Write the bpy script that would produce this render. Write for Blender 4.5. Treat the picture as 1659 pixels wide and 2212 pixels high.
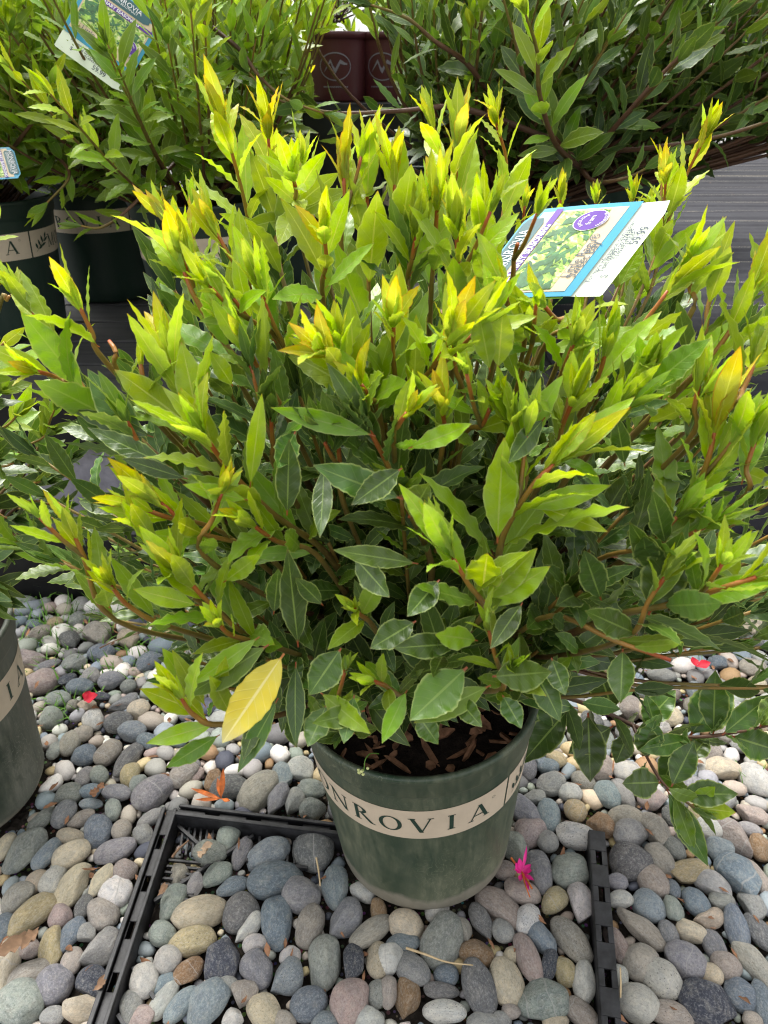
import bpy, bmesh, math, random
import numpy as np
from mathutils import Vector, Matrix, noise as mnoise

# ------------------------------------------------------------------ camera, world, sun, exposure
for o in list(bpy.data.objects): bpy.data.objects.remove(o)
SC = bpy.context.scene
COL = SC.collection
CAM_H = 0.893; PITCH = math.radians(31.0)
FPX = 1597.0; CX, CY = 829.5, 1106.0            # focal length / centre in the 1659 x 2212 picture grid
cam_d = bpy.data.cameras.new('camera'); cam = bpy.data.objects.new('camera', cam_d); COL.objects.link(cam)
cam.location = (0, 0, CAM_H); cam.rotation_euler = (math.pi/2 - PITCH, 0, 0)
cam_d.sensor_fit = 'VERTICAL'; cam_d.sensor_height = 36.0; cam_d.lens = 36.0*FPX/2212.0
cam_d.clip_start = 0.02; cam_d.clip_end = 400
cam_d.dof.use_dof = True; cam_d.dof.focus_distance = 0.70; cam_d.dof.aperture_fstop = 14.0
SC.camera = cam
w = bpy.data.worlds.new('World'); SC.world = w; w.use_nodes = True
wn = w.node_tree; bg = wn.nodes['Background']
sky = wn.nodes.new('ShaderNodeTexSky'); sky.sky_type = 'NISHITA'; sky.sun_disc = False
SUN_EL, SUN_AZ = math.radians(62), math.radians(-25)     # azimuth from +Y, negative = left
sky.sun_elevation = SUN_EL; sky.sun_rotation = SUN_AZ
sky.air_density = 1.0; sky.dust_density = 4.0; sky.ozone_density = 0.6; sky.altitude = 0
hs = wn.nodes.new('ShaderNodeHueSaturation'); hs.inputs['Saturation'].default_value = 0.10      # thin bright overcast
wn.links.new(sky.outputs[0], hs.inputs['Color']); wn.links.new(hs.outputs[0], bg.inputs[0]); bg.inputs[1].default_value = 0.15
sd = bpy.data.lights.new('sun', 'SUN'); sd.energy = 1.55; sd.angle = math.radians(28); sd.color = (1, 0.965, 0.9)
so = bpy.data.objects.new('sun', sd); COL.objects.link(so)
sdir = Vector((math.sin(SUN_AZ)*math.cos(SUN_EL), math.cos(SUN_AZ)*math.cos(SUN_EL), math.sin(SUN_EL)))
so.rotation_euler = (-sdir).to_track_quat('-Z', 'Y').to_euler()
SC.view_settings.view_transform = 'Standard'; SC.view_settings.look = 'None'
SC.view_settings.exposure = 1.56; SC.view_settings.gamma = 1
SC.cycles.pixel_filter_type = 'BLACKMAN_HARRIS'; SC.cycles.filter_width = 1.1
SC.cycles.max_bounces = 8; SC.cycles.diffuse_bounces = 4; SC.cycles.transmission_bounces = 5

R = random.Random(7)
NR = np.random.RandomState(11)

# ------------------------------------------------------------------ picture grid -> world
SP, CP = math.sin(PITCH), math.cos(PITCH)
def ray(px, py):
    a, b = (px-CX)/FPX, -(py-CY)/FPX
    return Vector((a, CP + SP*b, -SP + CP*b))        # length in units of optical depth
CAMP = Vector((0, 0, CAM_H))
def at_y(px, py, y): r = ray(px, py); return CAMP + r*(y/r.y)
def at_z(px, py, z): r = ray(px, py); return CAMP + r*((z-CAM_H)/r.z)
def depth(p): return (p.y*CP - (p.z-CAM_H)*SP)
def proj(p):
    zc = depth(p); up = p.y*SP + (p.z-CAM_H)*CP
    return CX + FPX*p.x/zc, CY - FPX*up/zc

# ------------------------------------------------------------------ material helpers
def srgb(r, g, b):
    f = lambda c: ((c/255+0.055)/1.055)**2.4 if c > 10 else c/255/12.92
    return (f(r), f(g), f(b), 1)
class NT:
    def __init__(s, name):
        s.m = bpy.data.materials.new(name); s.m.use_nodes = True; s.t = s.m.node_tree; s.n = s.t.nodes; s.n.clear()
        s.out = s.n.new('ShaderNodeOutputMaterial')
    def node(s, ty, **kw):
        n = s.n.new(ty)
        for k, v in kw.items(): setattr(n, k, v)
        return n
    def L(s, a, b): s.t.links.new(a, b)
    def setin(s, sock, v):
        if hasattr(v, 'is_linked') or isinstance(v, bpy.types.NodeSocket): s.L(v, sock)
        else: sock.default_value = v
    def math(s, op, a, b=0.0, c=None, clamp=False):
        n = s.node('ShaderNodeMath', operation=op); n.use_clamp = clamp
        s.setin(n.inputs[0], a); s.setin(n.inputs[1], b)
        if c is not None: s.setin(n.inputs[2], c)
        return n.outputs[0]
    def mix(s, f, a, b, mode='MIX'):
        n = s.node('ShaderNodeMix', data_type='RGBA', blend_type=mode)
        s.setin(n.inputs[0], f); s.setin(n.inputs[6], a); s.setin(n.inputs[7], b); return n.outputs[2]
    def noise(s, scale, detail=4, rough=.55, vec=None, dist=0):
        n = s.node('ShaderNodeTexNoise'); n.inputs['Scale'].default_value = scale; n.inputs['Detail'].default_value = detail
        n.inputs['Roughness'].default_value = rough; n.inputs['Distortion'].default_value = dist
        if vec is not None: s.L(vec, n.inputs['Vector'])
        return n.outputs['Fac']
    def voro(s, scale, vec=None, feat='F1'):
        n = s.node('ShaderNodeTexVoronoi', feature=feat); n.inputs['Scale'].default_value = scale
        if vec is not None: s.L(vec, n.inputs['Vector'])
        return n
    def ramp(s, f, stops):
        n = s.node('ShaderNodeValToRGB'); e = n.color_ramp.elements
        while len(e) > 1: e.remove(e[-1])
        e[0].position = stops[0][0]; e[0].color = stops[0][1]
        for p, c in stops[1:]:
            k = e.new(p); k.color = c
        s.L(f, n.inputs[0]); return n.outputs[0]
    def rng(s, f, a, b, c=0.0, d=1.0):
        n = s.node('ShaderNodeMapRange'); s.setin(n.inputs[0], f)
        n.inputs[1].default_value = a; n.inputs[2].default_value = b; n.inputs[3].default_value = c; n.inputs[4].default_value = d
        return n.outputs[0]
    def bump(s, h, strength=.3, dist=.002):
        n = s.node('ShaderNodeBump'); n.inputs['Strength'].default_value = strength; n.inputs['Distance'].default_value = dist
        s.L(h, n.inputs['Height']); return n.outputs[0]
    def pr(s, col, rough=.5, spec=.5, normal=None, link=True):
        n = s.node('ShaderNodeBsdfPrincipled'); s.setin(n.inputs['Base Color'], col); s.setin(n.inputs['Roughness'], rough)
        s.setin(n.inputs['Specular IOR Level'], spec)
        if normal is not None: s.L(normal, n.inputs['Normal'])
        if link: s.L(n.outputs[0], s.out.inputs[0])
        return n.outputs[0]
    def obj(s): return s.node('ShaderNodeTexCoord').outputs['Object']
    def geo(s): return s.node('ShaderNodeNewGeometry')
def simple(name, col, rough=.5, spec=.4, var=.25, scale=60, bump=0.0, bd=.001):
    m = NT(name); nz = m.noise(scale, 5, .6, m.obj())
    c2 = tuple(x*(1-var) for x in col[:3])+(1,); c3 = tuple(min(1, x*(1+var)) for x in col[:3])+(1,)
    c = m.mix(m.rng(nz, .3, .7), c2, c3)
    m.pr(c, rough, spec, m.bump(m.noise(scale*3, 4, .6, m.obj()), bump, bd) if bump else None)
    return m.m

def leaf_material(name, bright=1.0):
    m = NT(name)
    age = m.node('ShaderNodeAttribute', attribute_name='age').outputs['Fac']
    rnd = m.node('ShaderNodeAttribute', attribute_name='rnd').outputs['Fac']
    uv = m.node('ShaderNodeUVMap'); sx = m.node('ShaderNodeSeparateXYZ'); m.L(uv.outputs[0], sx.inputs[0])
    u, v = sx.outputs[0], sx.outputs[1]
    au = m.math('ABSOLUTE', m.math('MULTIPLY_ADD', u, 2, -1))
    nz = m.noise(55, 4, .6, m.obj())
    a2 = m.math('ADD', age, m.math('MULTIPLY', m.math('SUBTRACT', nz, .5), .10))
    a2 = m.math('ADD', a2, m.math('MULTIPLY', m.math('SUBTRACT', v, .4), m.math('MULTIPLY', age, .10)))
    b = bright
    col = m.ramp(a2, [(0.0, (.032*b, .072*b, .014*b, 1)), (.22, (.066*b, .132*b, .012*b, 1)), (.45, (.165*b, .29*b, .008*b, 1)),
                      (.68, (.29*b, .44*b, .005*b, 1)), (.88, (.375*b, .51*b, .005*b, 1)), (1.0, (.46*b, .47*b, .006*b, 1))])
    hsv = m.node('ShaderNodeHueSaturation'); m.L(col, hsv.inputs['Color'])
    m.L(m.rng(rnd, 0, 1, .485, .515), hsv.inputs['Hue']); m.L(m.rng(rnd, 0, 1, .75, 1.25), hsv.inputs['Value'])
    m.L(m.rng(nz, .3, .7, .85, 1.08), hsv.inputs['Saturation'])
    col = hsv.outputs[0]
    # dull dusty patches on old leaves
    dust = m.math('MULTIPLY', m.rng(m.noise(28, 5, .65, m.obj()), .52, .75, 0, .35), m.rng(age, .1, .5, 1, 0))
    col = m.mix(dust, col, (.17, .21, .13, 1))
    # veins
    mid = m.math('LESS_THAN', au, m.math('MULTIPLY_ADD', v, -.055, .085))
    sv = m.math('FRACT', m.math('ADD', m.math('MULTIPLY', v, 9.0), m.math('MULTIPLY', au, -1.5)))
    svl = m.rng(m.math('ABSOLUTE', m.math('SUBTRACT', sv, .5)), .0, .075, 1, 0)
    n2 = m.node('ShaderNodeMapRange'); 
    veinc = m.mix(.62, col, (.30, .42, .10, 1))
    col = m.mix(m.math('MULTIPLY', svl, m.rng(age, 0, 1, .20, .34)), col, m.mix(m.rng(age, .4, .8), veinc, m.mix(1.0, col, (1.5, 1.35, 2.2, 1), 'MULTIPLY')))
    col = m.mix(m.math('MULTIPLY', mid, .8), col, m.mix(m.rng(age, .5, .9), veinc, (.62, .66, .14, 1)))
    blot = m.math('MULTIPLY', m.rng(m.noise(90, 5, .7, m.obj()), .58, .72, 0, .5), m.rng(age, .3, .9)); col = m.mix(blot, col, m.mix(1.0, col, (.62, .78, .9, 1), 'MULTIPLY'))
    # pale margin on old leaves, red-brown on the youngest
    edge = m.rng(au, .86, .97)
    ec = m.mix(m.rng(age, .82, .95), (.36, .44, .13, 1), (.48, .15, .02, 1))
    col = m.mix(m.math('MULTIPLY', edge, .70), col, ec)
    # orange flush on the youngest tips
    fl = m.math('MULTIPLY', m.rng(age, .86, .99), m.rng(v, .60, 1.0, 0, .50))
    col = m.mix(fl, col, (.62, .27, .02, 1))
    tip = m.math('MULTIPLY', m.rng(v, .95, 1.0), m.rng(age, .3, .8, .2, .8))
    col = m.mix(tip, col, (.35, .14, .03, 1))
    # tiny spots
    vo = m.voro(260, m.obj()); sp = m.math('LESS_THAN', vo.outputs['Distance'], .08)
    col = m.mix(m.math('MULTIPLY', sp, .28), col, (.08, .06, .02, 1))
    # petiole
    pet = m.rng(v, .05, .085, 1, 0)
    col = m.mix(m.math('MULTIPLY', pet, .9), col, (.30, .055, .02, 1))
    g = m.geo()
    back = m.mix(.5, col, (.13, .22, .085, 1))
    colb = m.mix(m.math('MULTIPLY', g.outputs['Backfacing'], m.rng(age, .2, 1.0, .75, .35)), col, back)
    h = m.math('ADD', m.math('MULTIPLY', svl, -.5), m.math('MULTIPLY', m.noise(190, 3, .6, m.obj()), .9))
    h = m.math('ADD', h, m.math('MULTIPLY', mid, -1.0))
    nb = m.bump(h, .30, .0008)
    p = m.pr(colb, m.rng(nz, .3, .7, .28, .44), m.rng(age, .2, .8, .5, .32), nb, link=False)
    tr = m.node('ShaderNodeBsdfTranslucent')
    tc = m.mix(.5, col, m.mix(1.0, col, (1.9, 1.6, .35, 1), 'MULTIPLY'))
    m.L(tc, tr.inputs[0]); m.L(nb, tr.inputs['Normal'])
    mx = m.node('ShaderNodeMixShader'); m.L(m.rng(age, 0, .9, .16, .46), mx.inputs[0]); m.L(p, mx.inputs[1]); m.L(tr.outputs[0], mx.inputs[2])
    m.L(mx.outputs[0], m.out.inputs[0])
    return m.m
M = {}
M['leaf'] = leaf_material('bay_leaf')
def yellow_leaf_material():
    m = NT('yellow_leaf')
    uv = m.node('ShaderNodeUVMap'); sx = m.node('ShaderNodeSeparateXYZ'); m.L(uv.outputs[0], sx.inputs[0])
    u, v = sx.outputs[0], sx.outputs[1]; au = m.math('ABSOLUTE', m.math('MULTIPLY_ADD', u, 2, -1))
    c = m.mix(m.rng(m.noise(50, 4, .6, m.obj()), .3, .7), (.70, .55, .035, 1), (.62, .56, .10, 1))
    c = m.mix(m.rng(v, .75, 1, 0, .7), c, (.62, .58, .33, 1))
    sv = m.math('FRACT', m.math('ADD', m.math('MULTIPLY', v, 9.0), m.math('MULTIPLY', au, -1.5)))
    svl = m.rng(m.math('ABSOLUTE', m.math('SUBTRACT', sv, .5)), 0, .07, 1, 0)
    c = m.mix(m.math('MULTIPLY', svl, .35), c, (.80, .72, .25, 1))
    c = m.mix(m.math('MULTIPLY', m.math('LESS_THAN', au, .07), .8), c, (.82, .74, .3, 1))
    c = m.mix(m.rng(v, .04, .09, .9, 0), c, (.45, .12, .04, 1))
    c = m.mix(m.math('MULTIPLY', m.rng(au, .9, 1), .5), c, (.45, .38, .04, 1))
    p = m.pr(c, .42, .4, m.bump(svl, .25, .0008), link=False); tr = m.node('ShaderNodeBsdfTranslucent'); m.L(c, tr.inputs[0])
    mx = m.node('ShaderNodeMixShader'); mx.inputs[0].default_value = .3; m.L(p, mx.inputs[1]); m.L(tr.outputs[0], mx.inputs[2]); m.L(mx.outputs[0], m.out.inputs[0])
    return m.m
M['yleaf'] = yellow_leaf_material()
def stem_material():
    m = NT('bay_stem')
    a = m.node('ShaderNodeAttribute', attribute_name='age').outputs['Fac']
    nz = m.noise(70, 4, .6, m.obj())
    f = m.math('ADD', a, m.math('MULTIPLY', m.math('SUBTRACT', nz, .5), .45))
    c = m.ramp(f, [(0, (.055, .030, .018, 1)), (.35, (.11, .050, .026, 1)), (.55, (.17, .13, .03, 1)), (.78, (.30, .16, .03, 1)), (1, (.36, .07, .02, 1))])
    m.pr(c, .45, .4, m.bump(m.noise(240, 4, .6, m.obj()), .4, .0008)); return m.m
M['stem'] = stem_material()

def pot_material(name, base, dust, dirty=.5, dirt_top=.035):
    m = NT(name); ob = m.obj(); sx = m.node('ShaderNodeSeparateXYZ'); m.L(ob, sx.inputs[0])
    mp = m.node('ShaderNodeMapping'); m.L(ob, mp.inputs[0]); mp.inputs['Scale'].default_value = (1, 1, .45)
    n1 = m.noise(16, 6, .65, mp.outputs[0]); n2 = m.noise(60, 6, .7, mp.outputs[0], 1.5); n3 = m.noise(7, 3, .6, ob)
    f = m.math('MULTIPLY', m.rng(n1, .34, .70), m.rng(n2, .30, .70, .30, 1.0))
    mq = m.node('ShaderNodeMapping'); m.L(ob, mq.inputs[0]); mq.inputs['Scale'].default_value = (1, 1, .12); n5 = m.noise(120, 4, .7, mq.outputs[0]); f = m.math('MULTIPLY', f, m.rng(n5, .35, .65, .55, 1.35))
    low = m.rng(sx.outputs[2], dirt_top, dirt_top+.10, .55, 0)
    f = m.math('MULTIPLY', m.math('ADD', f, m.math('MULTIPLY', low, n1)), dirty*1.6, clamp=True)
    c = m.mix(f, base, dust)
    # fine scratches
    vs = m.node('ShaderNodeTexWave'); vs.inputs['Scale'].default_value = 35; vs.inputs['Distortion'].default_value = 28; vs.inputs['Detail'].default_value = 3
    m.L(ob, vs.inputs[0])
    scr = m.math('MULTIPLY', m.rng(vs.outputs['Fac'], .96, 1.0), m.rng(n3, .45, .6, 0, .35*dirty*2))
    c = m.mix(scr, c, tuple(min(1, x*1.5) for x in dust[:3])+(1,))
    cake = m.math('MULTIPLY', m.rng(m.math('ADD', sx.outputs[2], m.math('MULTIPLY', m.math('SUBTRACT', n1, .5), .045)), dirt_top-.006, dirt_top+.004, 1, 0), min(1, dirty*1.5))
    c = m.mix(cake, c, m.mix(n2, (.20, .18, .14, 1), (.34, .31, .25, 1)))
    m.pr(c, m.rng(f, 0, 1, .36, .75), .45, m.bump(n2, .12, .001)); return m.m
M['pot'] = pot_material('green_plastic', (.020, .044, .026, 1), (.18, .19, .125, 1), .56)
M['pot_clean'] = pot_material('green_plastic_clean', (.014, .032, .023, 1), (.05, .06, .048, 1), .22, -.2)
M['pot_dirty'] = pot_material('green_plastic_muddy', (.022, .036, .024, 1), (.17, .175, .14, 1), .95, .01)
M['pot_maroon'] = pot_material('maroon_plastic', (.070, .014, .018, 1), (.10, .05, .05, 1), .2, -.2)
M['pot_black'] = pot_material('black_plastic', (.008, .008, .009, 1), (.03, .03, .03, 1), .2, -.2)
M['band'] = simple('cream_print', (.60, .50, .38, 1), .55, .3, .06, 35)
M['ink'] = simple('dark_print', (.018, .045, .032, 1), .5, .3, .1, 60)
M['soil'] = simple('soil', (.016, .011, .008, 1), .95, .2, .6, 150, .8, .004)
M['chip'] = simple('bark', (.24, .125, .070, 1), .85, .2, .55, 90, .5, .001)
M['tray'] = simple('tray_plastic', (.020, .020, .022, 1), .5, .4, .75, 55, .4, .0006)
M['board'] = None
def board_material():
    m = NT('dark_board'); ob = m.obj(); mp = m.node('ShaderNodeMapping'); m.L(ob, mp.inputs[0]); mp.inputs['Scale'].default_value = (1, 9, 9)
    g = m.noise(7, 6, .65, mp.outputs[0]); n = m.noise(5, 3, .5, ob)
    c = m.mix(m.rng(g, .3, .7), (.022, .022, .024, 1), (.060, .058, .058, 1))
    c = m.mix(m.rng(n, .55, .7, 0, .35), c, (.10, .095, .09, 1))
    sp = m.voro(90, ob); c = m.mix(m.math('MULTIPLY', m.math('LESS_THAN', sp.outputs['Distance'], .04), .6), c, (.3, .3, .3, 1))
    m.pr(c, .62, .35, m.bump(g, .3, .001)); return m.m
M['board'] = board_material()
M['facing'] = simple('black_board', (.007, .007, .008, 1), .6, .3, .4, 30, .2, .001)
def fabric_material():
    m = NT('weed_fabric'); ob = m.obj(); sx = m.node('ShaderNodeSeparateXYZ'); m.L(ob, sx.inputs[0])
    uv = m.node('ShaderNodeUVMap'); su = m.node('ShaderNodeSeparateXYZ'); m.L(uv.outputs[0], su.inputs[0])
    v = su.outputs[1]; u = su.outputs[0]
    n = m.noise(4, 5, .6, ob); n2 = m.noise(38, 5, .7, ob)
    c = m.mix(m.rng(n, .3, .7), (.016, .016, .020, 1), (.028, .028, .034, 1))
    c = m.mix(m.rng(n2, .5, .75, 0, .35), c, (.055, .053, .053, 1))
    w1 = m.math('SINE', m.math('MULTIPLY', u, 2*math.pi*420)); w2 = m.math('SINE', m.math('MULTIPLY', v, 2*math.pi*420))
    weave = m.math('MULTIPLY', w1, w2)
    c = m.mix(m.rng(weave, -1, 1, 0, .05), c, (.10, .10, .11, 1))
    th = m.math('LESS_THAN', m.math('FRACT', m.math('ADD', m.math('DIVIDE', v, .235), m.math('MULTIPLY', n, .015))), .016)
    dash = m.rng(m.math('SINE', m.math('MULTIPLY', u, 900)), -1, 1, .35, 1)
    c = m.mix(m.math('MULTIPLY', th, dash), c, (.34, .31, .25, 1))
    dirt = m.math('GREATER_THAN', m.noise(26, 4, .6, ob), .70); c = m.mix(m.math('MULTIPLY', dirt, .5), c, (.13, .085, .06, 1))
    m.pr(c, .85, .15, m.bump(m.math('MULTIPLY', n2, 3), .3, .0008)); return m.m
M['fabric'] = fabric_material()
M['concrete'] = simple('concrete', (.30, .29, .33, 1), .9, .2, .2, 50, .5, .002)
M['card_white'] = simple('card_white', (.74, .80, .66, 1), .42, .4, .03, 30)
M['card_blue'] = simple('card_blue', (.05, .30, .46, 1), .4, .4, .08, 30)
M['card_sand'] = simple('card_sand', (.62, .50, .33, 1), .45, .4, .10, 40)
M['card_purple'] = simple('card_purple', (.10, .03, .28, 1), .4, .4, .05, 30)
M['card_teal'] = simple('card_teal', (.035, .11, .12, 1), .4, .4, .08, 30)
M['card_ink'] = simple('card_ink', (.10, .12, .14, 1), .5, .3, .05, 30)
M['card_text'] = simple('card_text_white', (.80, .80, .82, 1), .5, .3, .02, 30)
M['card_green'] = simple('card_green', (.25, .48, .06, 1), .45, .3, .1, 30)
def print_photo():
    m = NT('printed_photo'); ob = m.obj()
    a = m.voro(260, ob); b = m.noise(120, 4, .6, ob, 1.0)
    c = m.ramp(m.math('ADD', m.math('MULTIPLY', b, .8), m.math('MULTIPLY', a.outputs['Distance'], .3)),
               [(0, (.02, .05, .02, 1)), (.40, (.05, .12, .03, 1)), (.5, (.22, .40, .06, 1)), (.60, (.55, .65, .22, 1)), (.7, (.75, .72, .45, 1))])
    m.pr(c, .4, .4); return m.m
M['photo'] = print_photo()
M['photo_leaf'] = simple('printed_leaf', (.30, .48, .08, 1), .4, .4, .6, 120)
M['photo_leaf2'] = simple('printed_leaf_dark', (.06, .16, .06, 1), .4, .4, .5, 120)

# ------------------------------------------------------------------ object helpers
def link(name, me, mat=None, parent=None, smooth=False, loc=None):
    o = bpy.data.objects.new(name, me); COL.objects.link(o)
    if mat is not None and len(me.materials) == 0: me.materials.append(mat)
    if parent is not None: o.parent = parent
    if loc is not None: o.location = loc
    if smooth:
        me.polygons.foreach_set('use_smooth', np.ones(len(me.polygons), bool))
    return o
def empty(name, loc=(0, 0, 0)):
    o = bpy.data.objects.new(name, None); COL.objects.link(o); o.location = loc; o.empty_display_size = .05; return o
def tag(o, label=None, cat=None, group=None, kind=None):
    if label: o['label'] = label
    if cat: o['category'] = cat
    if group: o['group'] = group
    if kind: o['kind'] = kind
    return o
def mesh(name, verts, faces):
    me = bpy.data.meshes.new(name); me.from_pydata([tuple(v) for v in verts], [], faces); me.update(); return me
def box_bm(bm, c, s, rot=None, bev=0.0):
    r = bmesh.ops.create_cube(bm, size=1); vs = r['verts']
    bmesh.ops.scale(bm, vec=s, verts=vs)
    if bev:
        es = list({e for v in vs for e in v.link_edges})
        rb = bmesh.ops.bevel(bm, geom=es, offset=bev, segments=2, affect='EDGES', profile=.6)
        vs = list({v for f in rb['faces'] for v in f.verts} | {v for v in vs if v.is_valid})
    if rot is not None: bmesh.ops.rotate(bm, verts=vs, matrix=rot, cent=(0, 0, 0))
    bmesh.ops.translate(bm, vec=c, verts=vs)
def bm_obj(name, bm, mat, parent=None, smooth=False):
    me = bpy.data.meshes.new(name); bm.to_mesh(me); bm.free(); return link(name, me, mat, parent, smooth)
def lathe(name, prof, mat, parent=None, n=72, smooth=True):
    v, f = [], []
    for r, z in prof:
        for k in range(n): a = 2*math.pi*k/n; v.append((r*math.cos(a), r*math.sin(a), z))
    for i in range(len(prof)-1):
        for k in range(n): k2 = (k+1) % n; f.append((i*n+k, i*n+k2, (i+1)*n+k2, (i+1)*n+k))
    o = link(name, mesh(name, v, f), mat, parent, smooth); return o

# tubes -------------------------------------------------------------
def smooth_path(pts, per=6):
    P = [Vector(p) for p in pts]
    if len(P) < 3: return [P[0].lerp(P[-1], t/per) for t in range(per+1)]
    out = []
    Q = [P[0]*2-P[1]]+P+[P[-1]*2-P[-2]]
    for i in range(1, len(Q)-2):
        for k in range(per):
            t = k/per; a, b, c, d = Q[i-1], Q[i], Q[i+1], Q[i+2]
            out.append(.5*((2*b)+(c-a)*t+(2*a-5*b+4*c-d)*t*t+(3*b-a-3*c+d)*t**3))
    out.append(P[-1]); return out
class Tubes:
    def __init__(s): s.v = []; s.f = []; s.a = []
    def add(s, path, r0, r1, a0=0., a1=1., n=7, knobby=0.0, pw=1.0):
        m = len(path); b = len(s.v); up = Vector((.3, .2, 1)).normalized()
        for i, p in enumerate(path):
            t = (path[min(i+1, m-1)]-path[max(i-1, 0)])
            t = t.normalized() if t.length > 1e-9 else Vector((0, 0, 1))
            x = t.cross(up); x = x.normalized() if x.length > 1e-4 else Vector((1, 0, 0)); y = t.cross(x)
            q = i/(m-1); r = (r0+(r1-r0)*q**pw)*(1+knobby*R.uniform(-1, 1))
            for k in range(n):
                an = 2*math.pi*k/n; s.v.append(tuple(p+x*(r*math.cos(an))+y*(r*math.sin(an)))); s.a.append(a0+(a1-a0)*q)
        for i in range(m-1):
            for k in range(n): k2 = (k+1) % n; s.f.append((b+i*n+k, b+i*n+k2, b+(i+1)*n+k2, b+(i+1)*n+k))
        s.f.append(tuple(b+(m-1)*n+k for k in range(n)))
    def build(s, name, mat, parent=None):
        me = mesh(name, s.v, s.f); at = me.attributes.new('age', 'FLOAT', 'POINT'); at.data.foreach_set('value', np.array(s.a, np.float32))
        return link(name, me, mat, parent, True)

# leaves --------------------------------------------------------------
def nz3(a): return a/np.maximum(np.linalg.norm(a, axis=-1, keepdims=True), 1e-9)
KEEP_CLEAR = []       # (x0, x1, y0, y1, max depth): places where the photo shows no leaves in front
class Leaves:
    def __init__(s): s.p = []
    def add(s, base, d, n, L, W, bend=.3, fold=.25, wave=.12, age=.5, teeth=.05, twist=0., k=None, shape=.95, force=False):
        if KEEP_CLEAR and not force:
            bb = Vector(base); dd = Vector(d).normalized()
            for q in (.3, .65, 1.0):
                p = bb+dd*(L*q); X, Y = proj(p); z = depth(p)
                for (x0, x1, y0, y1, dm, pr) in KEEP_CLEAR:
                    if x0 < X < x1 and y0 < Y < y1 and z < dm and R.random() < pr: return
        s.p.append((*base, *d, *n, L, W, bend, fold, wave, age, teeth, twist, k if k else R.uniform(5.0, 7.5), R.uniform(0, 6.28), R.random(), R.uniform(0, 6.28), shape))
    def build(s, name, mat, parent=None, rows=14, cols=4):
        A = np.array(s.p, np.float64); N = len(A)
        B, D, Nn = A[:, 0:3], nz3(A[:, 3:6]), A[:, 6:9]
        Nn = nz3(Nn - (Nn*D).sum(1, keepdims=True)*D); S = np.cross(D, Nn)
        g = lambda i: A[:, i][:, None, None]
        L, W, bend, fold, wave, age, teeth, twist, kk, ph, rnd, ph2, shp = (g(i) for i in range(9, 22))
        v = np.linspace(0, 1, rows+1)[None, :, None]; u = np.linspace(-1, 1, cols+1)[None, None, :]
        vv = np.clip((v-.06)/.94, 0, 1)
        prof = np.sin(np.pi*vv**.95)**shp*(1-.10*vv); prof = np.where(v < .06, .0, prof)
        prof = np.maximum(prof, np.where(v < .12, .055, 0.012))
        sg = np.sign(u); au = np.abs(u)
        rs = np.random.RandomState(len(s.p)); jit = rs.uniform(-1, 1, (N, rows+1, cols+1)); alt = np.where(np.arange(rows+1) % 2 == 0, 1., -1.)[None, :, None]
        prof = prof*(1+teeth*(.42*alt+.50*jit)*au**4*np.minimum(1, 6*(1-v)))
        wd = W*prof
        be = np.where(np.abs(bend) < 1e-3, 1e-3, bend)
        cx = L*np.sin(be*v)/be; cz = L*(1-np.cos(be*v))/be        # along D, along N
        th = be*v
        # local frame after bending
        dl = -np.sin(th); nl = np.cos(th)                      # normal = nl*N - sin*D
        off = fold*au*wd + wave*W*(au**2.2)*np.sin(2*np.pi*kk*v+ph+(sg > 0)*ph2+.8*np.sin(5*v+ph2))*np.minimum(1, prof*1.6)
        tw = twist*v
        sx = u*wd
        X = sx*np.cos(tw)-off*np.sin(tw); Z = sx*np.sin(tw)+off*np.cos(tw)
        P = (B[:, None, None, :] + D[:, None, None, :]*(cx+Z*dl)[..., None] + Nn[:, None, None, :]*(cz+Z*nl)[..., None] + S[:, None, None, :]*X[..., None])
        nv = (rows+1)*(cols+1)
        V = P.reshape(-1, 3)
        r, c = np.meshgrid(np.arange(rows), np.arange(cols), indexing='ij'); q = (r*(cols+1)+c).ravel()
        F = np.stack([q, q+1, q+cols+2, q+cols+1], 1)
        F = (F[None]+np.arange(N)[:, None, None]*nv).reshape(-1, 4)
        me = bpy.data.meshes.new(name); me.vertices.add(len(V)); me.vertices.foreach_set('co', V.astype(np.float32).ravel())
        me.loops.add(F.size); me.loops.foreach_set('vertex_index', F.astype(np.int32).ravel())
        me.polygons.add(len(F)); me.polygons.foreach_set('loop_start', (np.arange(len(F))*4).astype(np.int32)); me.polygons.foreach_set('loop_total', np.full(len(F), 4, np.int32))
        me.update(calc_edges=True)
        uvv = np.stack(np.broadcast_arrays((u+1)/2+0*v, v+0*u), -1).reshape(-1, 2); uvl = np.tile(uvv, (N, 1))[F.ravel()]
        ul = me.uv_layers.new(name='UVMap'); ul.data.foreach_set('uv', uvl.astype(np.float32).ravel())
        for nm, src in (('age', age), ('rnd', rnd)):
            at = me.attributes.new(nm, 'FLOAT', 'POINT'); at.data.foreach_set('value', np.repeat(src.ravel(), nv).astype(np.float32))
        me.polygons.foreach_set('use_smooth', np.ones(len(F), bool))
        return link(name, me, mat, parent)

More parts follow.
